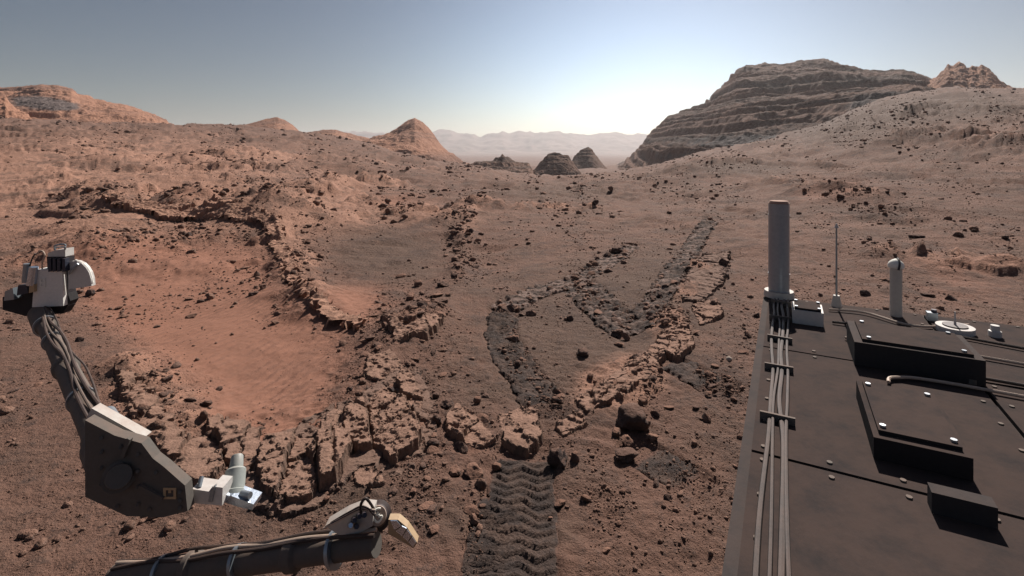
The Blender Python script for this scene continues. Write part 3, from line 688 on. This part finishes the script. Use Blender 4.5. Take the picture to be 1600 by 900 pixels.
size_px = 1.35 + 1.6 * rng.pareto(2.2, n) * (.6 + .6 * np.clip(patch + s_ridge, 0, 1))
size_px = np.minimum(size_px, np.where(sPY > 640, 17, np.where(sPY > 420, 12, 9))) * np.where(sPY < 290, .72, 1.0)
size_px = size_px * np.where((sPX > 980) & (sPY < 430), .78, 1.0)
big_idx = np.argsort(-size_px)
def zone(px, py):
    if py < 300: return ('on the slope below the left skyline' if px < 560 else 'on the far valley floor' if px < 980 else 'on the slope below the layered butte' if px < 1300 else 'high on the right hillside')
    if py < 420: return ('along the bright ridge at left' if px < 440 else 'around the grey hollow left of centre' if px < 700 else 'on the mid valley floor' if px < 1010 else 'on the lower right hillside' if px < 1300 else 'on the pale right slope')
    if py < 560: return ('on the sand near the robotic tool head' if px < 330 else 'below the bright ridge beside the sand' if px < 560 else 'on the rim right of the sand hollow' if px < 740 else 'inside the loop of wheel tracks' if px < 960 else 'around the cracked flat plate')
    if py < 680: return ('on the near left sand' if px < 500 else 'among the knobbly bedrock blocks' if px < 700 else 'left of the churned wheel track' if px < 800 else 'beside the long bright ridge' if px < 950 else 'near the jagged dark boulder')
    return ('by the grey arm among the slabs' if px < 520 else 'in gravel left of the chevron track' if px < 760 else 'beside the chevron track' if px < 900 else 'in the gravel below the jagged boulder')
singles = []; 
for i in big_idx:
    if len(singles) >= 255: break
    if 0 < sPX[i] < 1600 and sPY[i] < 900 and not (sPX[i] > 1190 and sPY[i] > 470) and not (745 < sPX[i] < 880 and sPY[i] > 700) and not (sPX[i] < 330 and sPY[i] > 640): singles.append(i)
SHAPES = ('blocky', 'angular', 'flat', 'pointed', 'rounded', 'chipped', 'wedge-shaped')
ORD = ('leftmost', 'second from left', 'third from left', 'fourth from left', 'fifth from left', 'sixth from left', 'seventh from left', 'eighth from left', 'ninth from left', 'tenth from left')
info = []
for k, i in enumerate(singles):
    v = k % len(MID); dark = (k * 7) % 5 < 2
    info.append(f"{'large' if size_px[i] > 11 else 'mid-sized' if size_px[i] > 7.5 else 'small'} {SHAPES[v % 7]} {'dark' if dark else 'brown'} rock {zone(sPX[i], sPY[i])}")
labs = list(info)
for t in set(info):
    same = sorted([k for k in range(len(info)) if info[k] == t], key=lambda k: sPX[singles[k]])
    if len(same) > 1:
        for r_, k in enumerate(same): labs[k] = t + ', ' + (ORD[r_] if r_ < 10 else 'farther right')
for k, i in enumerate(singles):
    s = size_px[i] * .62 * sY[i] / F; v = k % len(MID); dark = (k * 7) % 5 < 2
    o = link('rock', MID[v], None, label=labs[k], cat='rock', group='scattered rocks ' + zone(sPX[i], sPY[i]))
    fl = (.8, 1.0, .55, 1.25, .9, 1.0, .75)[v % 7]
    o.location = (sX[i], sY[i], sZ[i] + s * .28 * fl); o.scale = (s, s, s * fl)
    o.rotation_euler = (random.uniform(-.35, .35), random.uniform(-.35, .35), random.uniform(0, 6.3))
    o.material_slots[0].link = 'OBJECT'; o.material_slots[0].material = M_DARK if dark else M_ROCK
ss = set(singles); rest = np.array([i for i in range(n) if i not in ss])
# everything smaller: one mass of rubble
def tiny(sub, i):
    bm = bmesh.new(); bmesh.ops.create_icosphere(bm, subdivisions=sub, radius=1); r = random.Random(i + 300)
    for v in bm.verts: v.co *= r.uniform(.62, 1.15)
    bm.verts.index_update()
    d = (np.array([v.co[:] for v in bm.verts]), np.array([[v.index for v in f.verts] for f in bm.faces])); bm.free(); return d
VV = []; FF = []; TT = []; base = 0
var = rng.integers(0, 8, len(rest)); ang = rng.uniform(0, 6.3, len(rest)); fl = rng.uniform(.45, 1.15, len(rest)); el = rng.uniform(.8, 1.6, len(rest))
for b_ in range(16):
    ids = np.where((var == b_ % 8) & ((size_px[rest] > 7.0) == (b_ >= 8)))[0]; j = rest[ids]
    if not len(j): continue
    s = (size_px[j] * .60 * sY[j] / F)[:, None]
    bv, bf = tiny(1, b_) if b_ < 8 else tiny(2, b_); ca, sa_ = np.cos(ang[ids])[:, None], np.sin(ang[ids])[:, None]
    x0 = bv[None, :, 0] * el[ids][:, None]; y0 = bv[None, :, 1]
    V = np.stack([sX[j][:, None] + s * (x0 * ca - y0 * sa_), sY[j][:, None] + s * (x0 * sa_ + y0 * ca), sZ[j][:, None] + s * (bv[None, :, 2] * fl[ids][:, None] + .25)], -1)
    TT.append(np.repeat(rng.beta(1.3, 1.6, len(j)), len(bv)))
    VV.append(V.reshape(-1, 3)); FF.append((bf[None] + (base + np.arange(len(j)) * len(bv))[:, None, None]).reshape(-1, 3)); base += V.shape[0] * V.shape[1]
VV = np.vstack(VV); FF = np.vstack(FF)
me = bpy.data.meshes.new('rubble'); me.vertices.add(len(VV)); me.vertices.foreach_set('co', VV.astype(np.float32).ravel())
me.loops.add(FF.size); me.loops.foreach_set('vertex_index', FF.ravel().astype(np.int32)); me.polygons.add(len(FF))
me.polygons.foreach_set('loop_start', np.arange(0, FF.size, 3, dtype=np.int32)); me.polygons.foreach_set('loop_total', np.full(len(FF), 3, dtype=np.int32)); me.update(calc_edges=True)
at_ = me.attributes.new('tone', 'FLOAT', 'POINT'); at_.data.foreach_set('value', np.concatenate(TT).astype(np.float32))
link('rubble', me, M_PEB, label='small stones and rubble strewn over the valley floor', kind='stuff')

# ------------------------------------------------------------------ rover
def hw_material(name, c, rough=.55, metal=0.0, dust=.35, spec=.35):
    m, nt, b = mat(name); p = pos(nt)
    b.inputs['Roughness'].default_value = rough; b.inputs['Metallic'].default_value = metal; b.inputs['Specular IOR Level'].default_value = spec
    sepn = nd(nt, 'ShaderNodeSeparateXYZ'); nt.links.new(nd(nt, 'ShaderNodeNewGeometry').outputs['Normal'], sepn.inputs[0])
    n1 = noise(nt, p, 12, 6, .7); n2 = noise(nt, p, 70, 4, .7)
    up = math2(nt, 'ADD', sepn.outputs[2], math2(nt, 'MULTIPLY', math2(nt, 'SUBTRACT', n1, .5), 2.2))
    cc = mix(nt, ramp(nt, n2, .35, .7, 0, .25), c, tuple(v * .6 for v in c))
    cc = mix(nt, ramp(nt, up, .2, 1.3, dust * .25, dust * 1.6), cc, (0.30, 0.165, 0.115))
    nt.links.new(cc, b.inputs['Base Color']); bump(nt, b, n2, .15, .003)
    return m
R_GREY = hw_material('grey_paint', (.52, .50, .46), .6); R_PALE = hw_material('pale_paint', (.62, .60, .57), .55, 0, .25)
R_DECK = hw_material('deck_paint', (.024, .024, .026), .95, 0, .09, .05); R_CHAR = hw_material('charcoal_paint', (.036, .036, .038), .9, 0, .08, .08); R_SHADE = hw_material('shade_darkened_grey', (.115, .108, .098), .8, 0, .2, .15); R_DARK = hw_material('black_plastic', (.022, .025, .032), .5, 0, .2)  # R_SHADE: grey darkened so its colour carries the elbow's shade
R_NAVY = hw_material('dark_blue_anodised', (.035, .045, .07), .4, .3, .15); R_STEEL = hw_material('blue_grey_metal', (.30, .35, .39), .38, .6, .15)
R_FOIL = hw_material('silver_foil', (.55, .62, .72), .22, .9, .08); R_TAN = hw_material('tan_fitting', (.48, .34, .20), .6, 0, .2)
R_WHITE = hw_material('white_marking', (.80, .77, .70), .7, 0, .05); R_CABLE = hw_material('black_cable', (.025, .022, .022), .6, 0, .15)
R_CREAM = hw_material('cream_wire', (.55, .42, .33), .6, 0, .2); R_ANT = hw_material('antenna_paint', (.30, .34, .38), .32, .25, .05)
R_CAP = hw_material('dusty_cap', (.40, .26, .20), .9, 0, .5)
def Pp(px, py, Y): return Vector(((px - 800) / F * Y, Y, CAM_Z + (HOR - py) / F * Y))
DZ = 1.35; E1 = Vector((.47, .88, 0)).normalized(); E2 = Vector((E1.y, -E1.x, 0)); DB = Vector((1.135, 2.31, DZ))
rover = bpy.data.objects.new('rover', None); col.objects.link(rover); rover.location = (.5, .3, 0)
rover['label'] = 'dusty grey rover with tool arm at left and flat antenna deck at right'; rover['category'] = 'rover'
def part(name, bm, m, parent=rover, smooth=False, bev=0.0, label=None):
    if bev > 0: bmesh.ops.bevel(bm, geom=[e for e in bm.edges if len(e.link_faces) == 2 and e.calc_face_angle(0) > .6], offset=bev, segments=2, affect='EDGES', clamp_overlap=True)
    bmesh.ops.recalc_face_normals(bm, faces=bm.faces)
    me = bpy.data.meshes.new(name); bm.to_mesh(me); bm.free()
    if smooth:
        me.polygons.foreach_set('use_smooth', [True] * len(me.polygons))
        me.set_sharp_from_angle(angle=.6)
    o = link(name, me, m, parent, label)
    if parent is rover: o.location = -Vector(rover.location)
    return o
def prism(bm, pts, depth):
    """closed outline (list of Vectors) pushed along the vector depth"""
    a = [bm.verts.new(p) for p in pts]; b = [bm.verts.new(p + depth) for p in pts]; n = len(pts)
    bm.faces.new(a); bm.faces.new(b[::-1])
    for i in range(n): bm.faces.new((a[i], b[i], b[(i + 1) % n], a[(i + 1) % n]))
    return bm
def pplate(px, Y, th): return prism(bmesh.new(), [Pp(x, y, Y) for x, y in px], Vector((0, th, 0)))
def cyl(p0, p1, r0, r1=None, seg=28, bm=None, rings=None):
    bm = bm or bmesh.new(); r1 = r0 if r1 is None else r1; ax = (p1 - p0); q = ax.to_track_quat('Z', 'Y'); L = ax.length
    prof = rings or [(0, r0), (1, r1)]; loops = []
    for t, r in prof: loops.append([bm.verts.new(p0 + q @ Vector((r * math.cos(6.28318 * k / seg), r * math.sin(6.28318 * k / seg), L * t))) for k in range(seg)])
    for a, b in zip(loops[:-1], loops[1:]):
        for k in range(seg): bm.faces.new((a[k], a[(k + 1) % seg], b[(k + 1) % seg], b[k]))
    bm.faces.new(loops[0][::-1]); bm.faces.new(loops[-1]); return bm
def tube(pts, r, seg=8, bm=None):
    bm = bm or bmesh.new(); pts = [Vector(p) for p in pts]
    S = []
    for i in range(len(pts) - 1):
        p0 = pts[max(i - 1, 0)]; p1 = pts[i]; p2 = pts[i + 1]; p3 = pts[min(i + 2, len(pts) - 1)]
        for k in range(6):
            t = k / 6; S.append(.5 * ((2 * p1) + (p2 - p0) * t + (2*p0 - 5*p1 + 4*p2 - p3) * t*t + (3*p1 - p0 - 3*p2 + p3) * t**3))
    S.append(pts[-1]); loops = []
    for i, s in enumerate(S):
        d = (S[min(i + 1, len(S) - 1)] - S[max(i - 1, 0)]); q = d.to_track_quat('Z', 'Y')
        loops.append([bm.verts.new(s + q @ Vector((r * math.cos(6.28318 * k / seg), r * math.sin(6.28318 * k / seg), 0))) for k in range(seg)])
    for a, b in zip(loops[:-1], loops[1:]):
        for k in range(seg): bm.faces.new((a[k], a[(k + 1) % seg], b[(k + 1) % seg], b[k]))
    bm.faces.new(loops[0][::-1]); bm.faces.new(loops[-1]); return bm
def obox(c, ax, ay, az, sx, sy, sz, bm=None):
    bm = bm or bmesh.new()
    return prism(bm, [c - ax * sx / 2 - ay * sy / 2, c + ax * sx / 2 - ay * sy / 2, c + ax * sx / 2 + ay * sy / 2, c - ax * sx / 2 + ay * sy / 2], az * sz)
UP = Vector((0, 0, 1)); XA = Vector((1, 0, 0)); YA = Vector((0, 1, 0))

# --- deck on the right: body, separate lid plates, fittings
def DK(u, v, z=0): return DB + E2 * u - E1 * v + UP * z           # u to the right along the far edge, v back toward the camera
body = part('body', obox(DK(1.1, 2.0, -.36), E2, E1, UP, 2.2, 4.0, .352), R_CHAR, bev=.02)
for i in range(4):
    for j in range(6):
        pl = part('deck_plate', obox(DK(.02 + .27 + i * .545, .03 + .33 + j * .665, -.008), E2, E1, UP, .535, .655, .012), R_DECK, body, bev=.003)
        bm = bmesh.new()
        for a, b_ in [(a, b_) for a in (-1, 1) for b_ in (-1, -.6, -.2, .2, .6, 1)] + [(a, b_) for a in (-.5, 0, .5) for b_ in (-1, 1)]:
            c0 = DK(.29 + i * .545 + a * .245, .36 + j * .665 + b_ * .305, .003); cyl(c0, c0 + UP * .004, .0055, seg=8, bm=bm)
        part('bolts', bm, R_SHADE, pl)['kind'] = 'stuff'
# antenna drum standing at the far left corner of the deck
ac = Pp(1217, 470, 2.27); ac.z = DZ
an = part('antenna', cyl(ac, Vector((ac.x, ac.y, Pp(0, 318, 2.27).z)), .042, seg=48), R_ANT, smooth=True, label='smooth blue-grey antenna drum on the rover deck')
tz = Pp(0, 318, 2.27).z
part('cap', cyl(Vector((ac.x, ac.y, tz + .0005)), Vector((ac.x, ac.y, tz + .012)), .0435, .036, 40), R_CAP, an, True)
for zz in (.10, .36): part('seam_ring', cyl(ac + UP * zz, ac + UP * (zz + .006), .0432, seg=40), R_STEEL, an, True)
part('base_flange', cyl(ac + UP * .004, ac + UP * .03, .062, .058, 32), R_GREY, an, True)
# slim whip with a pale tip
wc = Pp(1307, 470, 2.12); wt_top = Pp(1307, 356, 2.12)
wh = part('whip_antenna', cyl(Vector((wc.x, wc.y, DZ)), wt_top, .004, .003, 10), R_STEEL, smooth=True)
part('tip', cyl(wt_top, wt_top + UP * .018, .009, .002, 12), R_PALE, wh, True)
part('base_flange', cyl(Vector((wc.x, wc.y, DZ + .004)), Vector((wc.x, wc.y, DZ + .05)), .02, .012, 16), R_GREY, wh, True)
# white domed unit with a dark band
dc = Pp(1400, 418, 2.0)
du = part('dome_unit', cyl(Vector((dc.x, dc.y, DZ)), dc + UP * .0, .020, seg=24), R_GREY, smooth=True)
hd = part('dome', cyl(dc, dc + UP * .034, .026, rings=[(0, .026), (.3, .027), (.6, .023), (.85, .014), (1, .004)]), R_WHITE, du, True, label='bright white dome with a dark band')
part('band', tube([dc + Vector((-.012, -.029, -.004)), dc + Vector((-.006, -.026, .014)), dc + Vector((.002, -.014, .029)), dc + Vector((.006, .0, .036))], .004), R_DARK, hd, True)
# small fitting near the deck edge
fb = Pp(1456, 502, 1.95)
ft = part('sensor_box', obox(Vector((fb.x, fb.y, DZ + .004)), E2, E1, UP, .032, .03, max(.03, fb.z - DZ + .02)), R_STEEL, bev=.003)
part('knob', cyl(Vector((fb.x + .008, fb.y, fb.z + .02)), Vector((fb.x + .008, fb.y, fb.z + .045)), .009, seg=14), R_NAVY, ft, True)
# boxes, harness and fittings across the deck
for (u, v, su, sv, h, mm, nm) in ((.42, .62, .30, .22, .07, R_CHAR, 'instrument_box'), (.95, .45, .24, .30, .05, R_CHAR, 'instrument_box'), (.33, 1.12, .16, .30, .045, R_DECK, 'cover_plate'),
                                  (.80, 1.08, .34, .26, .09, R_CHAR, 'instrument_box'), (.16, .33, .10, .12, .05, R_PALE, 'instrument_box'), (1.35, .9, .3, .4, .08, R_CHAR, 'instrument_box')):
    o = part(nm, obox(DK(u, v, .005), E2, E1, UP, su, sv, h), mm, bev=.008)
    part('lid', obox(DK(u, v, .005 + h), E2, E1, UP, su * .86, sv * .86, .008), R_DECK, o, bev=.003)
    bm = bmesh.new()
    for a in (-1, 1):
        for b_ in (-1, 1): c0 = DK(u + a * su * .37, v + b_ * sv * .37, h + .013); cyl(c0, c0 + UP * .005, .006, seg=8, bm=bm)
    part('bolts', bm, R_STEEL, o)['kind'] = 'stuff'
rc = random.Random(4)
for k in range(4):
    part('cable', tube([DK(.05 + .014 * k + rc.uniform(-.006, .006), v, .010 + .004 * (k % 2)) for v in (.10, .2, .32, .45, .6, .75, .9, 1.1, 1.3, 1.6, 2.0, 2.4)], (.005, .0035, .006, .004)[k], 8), R_CABLE, smooth=True)
for v in (.16, .38, .62, .88, 1.2):
    part('cable_tie', obox(DK(.07, v, .004), (E2 + E1 * rc.uniform(-.2, .2)).normalized(), E1, UP, .075, .007, .018), R_SHADE, bev=.002)
for k in range(5):
    v0 = .16 + .17 * k; part('cable', tube([DK(.24 + .1 * float(sst(.3, .9, v0)), v0, .012), DK(.36, v0 + rc.uniform(-.05, .05), .014), DK(.5, v0 + rc.uniform(-.08, .08), .012), DK(.68 + .1 * k, v0 + rc.uniform(-.05, .05), .012)], .0045, 7), R_CABLE if k % 2 else R_CREAM, smooth=True)
for k in range(16):
    u_, v_ = rc.uniform(.3, 1.5), rc.uniform(.1, 1.5); c_ = DK(u_, v_, .004)
    if k % 2: part('connector', cyl(c_, c_ + UP * rc.uniform(.015, .04), rc.uniform(.010, .020), seg=16, rings=[(0, .018), (.5, .018), (.55, .013), (1, .012)]), rc.choice((R_STEEL, R_SHADE, R_PALE)), smooth=True)
    else: part('bracket', obox(c_, (E2 + E1 * rc.uniform(-.1, .1)).normalized(), E1, UP, rc.uniform(.03, .09), rc.uniform(.02, .05), rc.uniform(.012, .04)), rc.choice((R_SHADE, R_GREY, R_CHAR)), bev=.004)
rd = DK(.62, .22, .005)
ro = part('calibration_disc', cyl(rd, rd + UP * .02, .055, seg=36), R_PALE, smooth=True)
part('ring', cyl(rd + UP * .0205, rd + UP * .024, .036, seg=30), R_DARK, ro, True); part('gnomon', cyl(rd + UP * .024, rd + UP * .07, .004, .002, 8), R_PALE, ro, True)

# --- arm on the left: boom from under the camera out to the tool head
def boom(name, p0, p1, w, h, m, label=None):
    ax = (p1 - p0).normalized(); sx = ax.cross(UP).normalized(); uz = sx.cross(ax)
    return part(name, prism(bmesh.new(), [p0 + sx * w / 2 + uz * h / 2, p0 - sx * w / 2 + uz * h / 2, p0 - sx * w / 2 - uz * h / 2, p0 + sx * w / 2 - uz * h / 2], p1 - p0), m, bev=.012, label=label)
e0 = Pp(185, 745, 1.47); e1 = Pp(62, 490, 3.05)
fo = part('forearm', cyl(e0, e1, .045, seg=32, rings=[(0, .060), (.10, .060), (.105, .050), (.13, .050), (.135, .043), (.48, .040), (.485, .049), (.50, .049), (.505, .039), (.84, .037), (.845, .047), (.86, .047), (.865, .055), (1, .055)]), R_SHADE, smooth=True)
axf = (e1 - e0).normalized(); sxv = axf.cross(UP).normalized(); upf = sxv.cross(axf)
for t in (.06, .3, .492, .7, .852):
    part('clamp', cyl(e0.lerp(e1, t) - axf * .008, e0.lerp(e1, t) + axf * .008, .056 if t < .1 or t > .8 else .047, seg=24), R_STEEL, fo, True)
for k, (du_, rr_) in enumerate(((.018, .007), (.0, .005), (-.016, .006), (.03, .004))):
    part('cable', tube([e0.lerp(e1, t) + upf * (.050 + .006 * math.sin(t * 21 + k * 2)) + sxv * (du_ + .009 * math.sin(t * 13 + k)) for t in (0, .1, .2, .3, .4, .5, .6, .7, .8, .9, 1)], rr_), (R_CABLE, R_SHADE, R_CABLE, R_CABLE)[k], fo, True)
mt_ = e0.lerp(e1, .16) + sxv * .05; part('actuator', cyl(mt_, mt_ + axf * .12, .026, .024, 24), R_STEEL, fo, True)
# elbow: plates, their shade partly put into the paint colour, with a fiducial
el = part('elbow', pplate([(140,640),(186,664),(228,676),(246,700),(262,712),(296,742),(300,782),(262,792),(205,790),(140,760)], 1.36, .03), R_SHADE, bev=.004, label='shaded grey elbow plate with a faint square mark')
part('flange', pplate([(150,622),(184,641),(232,668),(226,674),(186,662),(140,640)], 1.41, .03), R_GREY, el, bev=.003)
bm = bmesh.new()
for r in ((262,746,282,749.5),(262,760,282,763.5),(262,749.5,266,760),(278,749.5,282,760),(270,749.5,274,754)):
    prism(bm, [Pp(x, y, 1.357) for x, y in ((r[0], r[1]), (r[2], r[1]), (r[2], r[3]), (r[0], r[3]))], Vector((0, .002, 0)))
part('fiducial_mark', bm, R_TAN, el)
bm = bmesh.new()
for x, y in ((165, 668), (165, 690), (165, 715), (165, 740), (195, 682), (222, 694), (222, 720), (222, 745), (222, 772), (250, 722), (190, 775), (240, 780), (288, 752), (288, 766), (288, 777)): cyl(Pp(x, y, 1.36), Pp(x, y, 1.354), .0045, seg=10, bm=bm)
part('bolts', bm, R_SHADE, el, True)['kind'] = 'stuff'
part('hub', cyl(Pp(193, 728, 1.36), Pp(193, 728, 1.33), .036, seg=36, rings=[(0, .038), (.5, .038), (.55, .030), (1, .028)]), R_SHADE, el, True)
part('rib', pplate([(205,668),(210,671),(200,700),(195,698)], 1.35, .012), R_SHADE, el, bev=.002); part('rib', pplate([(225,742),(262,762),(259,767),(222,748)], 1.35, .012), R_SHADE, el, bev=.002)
el.location = el.location + Vector((-.012, 0, -.028))
br_ = part('bracket', pplate([(300,764),(326,768),(332,760),(348,762),(347,790),(300,786)], 1.40, .05), R_PALE, bev=.004)
part('edge_strip', pplate([(330,763),(336,759),(331,785),(325,784)], 1.394, .01), R_STEEL, br_, bev=.001)
part('pin', cyl(Pp(311, 762, 1.41), Pp(315, 745, 1.43), .006, seg=12), R_STEEL, br_, True)
# upright cylinder with a stepped nose
c0 = Pp(364, 776, 1.45); c1 = Pp(371, 711, 1.52)
sc = part('drill_housing', cyl(c0, c1, .03, seg=40, rings=[(0, .031), (.12, .031), (.14, .0285), (.62, .0275), (.66, .024), (.68, .019), (.96, .0165), (1, .014)]), hw_material('green_grey_paint', (.33, .36, .34), .5, 0, .2), smooth=True, label='smooth grey-green cylinder with a narrower nose')
part('side_port', cyl(Pp(378, 772, 1.44), Pp(391, 774, 1.43), .011, .009, 16), R_STEEL, sc, True)
part('foot_plate', pplate([(347,772),(362,775),(380,782),(396,788),(394,797),(372,792),(348,784)], 1.42, .05), R_FOIL, sc, bev=.003)
# beam running along the bottom to the wrist joint
u0, u1 = Pp(180, 905, 1.34), Pp(588, 850, 1.20)
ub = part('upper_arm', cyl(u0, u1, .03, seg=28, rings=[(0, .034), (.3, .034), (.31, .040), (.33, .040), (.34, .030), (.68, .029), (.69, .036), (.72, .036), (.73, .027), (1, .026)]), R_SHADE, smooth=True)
for k in range(3): part('cable', tube([u0.lerp(u1, t) + UP * (.036 + .004 * math.sin(t * 17 + k)) + YA * (.012 * (k - 1) + .005 * math.sin(t * 11 + k * 2)) for t in (0, .15, .3, .45, .6, .75, .9, 1)], .0045), (R_CABLE, R_CREAM, R_CABLE)[k], ub, True)
for t in (.2, .5, .85): part('clamp', cyl(u0.lerp(u1, t), u0.lerp(u1, t + .012), .040, seg=24), R_STEEL, ub, True)
jc = Pp(590, 806, 1.22); view = (Vector((0, 0, CAM_Z)) - jc).normalized()
jt = part('wrist_joint', cyl(jc - view * .11, jc, .026, seg=36, rings=[(0, .034), (.45, .034), (.5, .024), (.9, .024), (.92, .0225), (1, .0205)]), R_DARK, smooth=True)
cp = part('cap', cyl(jc + view * .0005, jc + view * .006, .0208, .0195, 36), hw_material('tan_cap', (.38, .30, .25), .7, 0, .3), jt, True, label='round tan cap with a white looped mark')
rt = view.cross(UP).normalized() * -1; uv = view.cross(rt).normalized()
if uv.z < 0: uv = -uv
if rt.x < 0: rt = -rt
def onc(a, b_): return jc + view * .0072 + rt * a * .0205 + uv * b_ * .0205
bm = bmesh.new()
tube([onc(.35, .62), onc(-.05, .66), onc(-.42, .40), onc(-.5, .0), onc(-.3, -.38), onc(.0, -.62), onc(.35, -.45), onc(.48, -.1), onc(.1, -.12)], .0026, 6, bm)
tube([onc(.1, .35), onc(-.1, .1), onc(.25, .05)], .0022, 6, bm)
part('looped_mark', bm, R_WHITE, cp, True)
fp = part('foil_panel', pplate([(607,812),(622,812),(636,824),(652,848),(646,857),(628,846),(606,834)], 1.17, .02), R_TAN, bev=.003)
for q in ([(610,814),(620,814),(627,822),(616,828)], [(628,822),(635,826),(628,838),(618,830)], [(636,828),(643,837),(637,846),(629,839)], [(644,839),(650,848),(645,855),(638,847)]):
    part('foil_tile', pplate(q, 1.166, .003), R_FOIL, fp, bev=.0008)
hb = part('harness_tray', pplate([(508,822),(540,803),(566,793),(584,795),(582,822),(560,834),(530,836)], 1.2, .03), R_GREY, bev=.003)
for k in range(4): part('cable', tube([Pp(505 + k * 4, 826 - k * 3, 1.19), Pp(535 + k * 3, 810 - k * 3, 1.185), Pp(562 + k * 2, 797 - k * 2, 1.185), Pp(586, 797 + k * 3, 1.19)], .0022, 6), R_CABLE if k % 2 else R_CREAM, hb, True)
part('cable_loop', tube([Pp(564, 802, 1.18), Pp(564, 788, 1.18), Pp(571, 779, 1.18), Pp(579, 787, 1.19), Pp(584, 796, 1.2)], .0032), R_CABLE, hb, True)
for q in ((552, 812), (560, 806), (546, 820), (568, 804), (556, 822)): part('connector', cyl(Pp(q[0], q[1], 1.196), Pp(q[0] + 2, q[1] + 1, 1.18), .006, .005, 12), R_FOIL if q[0] % 4 else R_NAVY, hb, True)

# --- tool head at the end of the arm
TY = 3.0
th = part('tool_head', pplate([(59,421),(97,421),(98,452),(99,478),(50,480),(52,456)], TY, .07), hw_material('tool_head_paint', (.78, .75, .70), .6, 0, .12), bev=.006, label='pale grey tool box with a white square mark')
bm = bmesh.new()
for r in ((62,435,71,437),(62,440.5,71,443),(62,446.5,71,449),(62,437,64.2,440.5),(68.8,437,71,440.5),(62,443,64.2,446.5),(68.8,443,71,446.5)):
    prism(bm, [Pp(x, y, TY - .004) for x, y in ((r[0], r[1]), (r[2], r[1]), (r[2], r[3]), (r[0], r[3]))], Vector((0, .003, 0)))
part('fiducial_mark', bm, R_WHITE, th)
gp = part('gripper', pplate([(73,401),(103,402),(103,424),(96,426),(96,421),(74,421)], TY + .015, .06), R_DARK, bev=.003)
for x in (75, 82, 89, 97): part('finger', pplate([(x, 404), (x + 4.4, 404), (x + 5, 424), (x + .3, 425)], TY - .012, .03), R_NAVY, gp, bev=.003)
bk = part('top_bracket', pplate([(74,396),(86,391),(102,389),(102,401),(75,401)], TY + .01, .06), R_PALE, bev=.004)
bm = bmesh.new()
tube([Pp(86, 391, TY + .01), Pp(86, 384, TY + .01), Pp(101, 382, TY + .01), Pp(101.5, 390, TY + .01)], .005, 8, bm); tube([Pp(86, 387, TY + .02), Pp(93, 386, TY + .02), Pp(101, 386, TY + .02)], .004, 8, bm)
part('wire_guard', bm, R_STEEL, bk, True)
pd = part('dust_cover', pplate([(107,410),(112,408),(120,408),(128,412),(134,418),(139,426),(142,436),(143,447),(107,452)], TY + .02, .03), R_PALE, bev=.004, label='half-round grey cover plate')
part('strut', tube([Pp(108, 428, TY + .008), Pp(114, 420, TY + .006), Pp(122, 412, TY + .008)], .006), R_STEEL, pd, True)
part('rim', tube([Pp(118, 407, TY + .03), Pp(127, 411, TY + .03), Pp(135, 418, TY + .03), Pp(140, 427, TY + .03), Pp(144, 442, TY + .03)], .008), R_WHITE, pd, True)
part('link_post', pplate([(98,424),(106,424),(106,478),(99,478)], TY + .03, .05), R_DARK, bev=.003)
part('motor', cyl(Pp(40, 441, TY), Pp(42, 412, TY), .018, .016, 20), R_STEEL, smooth=True); part('motor', cyl(Pp(49, 445, TY - .01), Pp(53, 417, TY - .01), .024, .022, 24), R_FOIL, smooth=True)
part('cable', tube([Pp(46, 418, TY), Pp(50, 405, TY), Pp(55, 396, TY)], .004), R_CABLE, smooth=True)
part('cable', tube([Pp(58, 396, TY), Pp(62, 392, TY), Pp(67, 393, TY), Pp(70, 400, TY), Pp(66, 410, TY), Pp(66, 420, TY)], .004), R_CREAM, smooth=True)
part('tan_block', pplate([(46,444),(53,444),(53,456),(45,458)], TY - .02, .04), R_TAN, bev=.003)
part('sensor_box', pplate([(28,446),(41,445),(44,458),(26,462)], TY - .02, .06), R_NAVY, bev=.006); part('sensor_box', pplate([(8,455),(20,450),(22,468),(6,470)], TY - .02, .05), R_STEEL, bev=.005)
part('cross_plate', pplate([(4,464),(50,456),(104,452),(110,470),(98,490),(40,494),(4,484)], TY + .03, .06), R_CHAR, bev=.006)


# ------------------------------------------------------------------ haze
m = bpy.data.materials.new('dusty_air'); m.use_nodes = True; nt = m.node_tree; nt.nodes.clear()
pv = nt.nodes.new('ShaderNodeVolumePrincipled'); out = nt.nodes.new('ShaderNodeOutputMaterial')
pv.inputs['Color'].default_value = (0.90, 0.85, 0.86, 1); pv.inputs['Density'].default_value = 0.00016; pv.inputs['Anisotropy'].default_value = 0.4
nt.links.new(pv.outputs[0], out.inputs['Volume'])
bm = bmesh.new(); bmesh.ops.create_cube(bm, size=1); 
zlo, zhi = -110, 245
for v in bm.verts: v.co = Vector((v.co.x * 12800, v.co.y * 12800, (zlo + zhi) / 2 + v.co.z * (zhi - zlo)))
me = bpy.data.meshes.new('haze'); bm.to_mesh(me); bm.free()
link('haze', me, m, label='thin pale dust haze filling the valley air', kind='stuff')
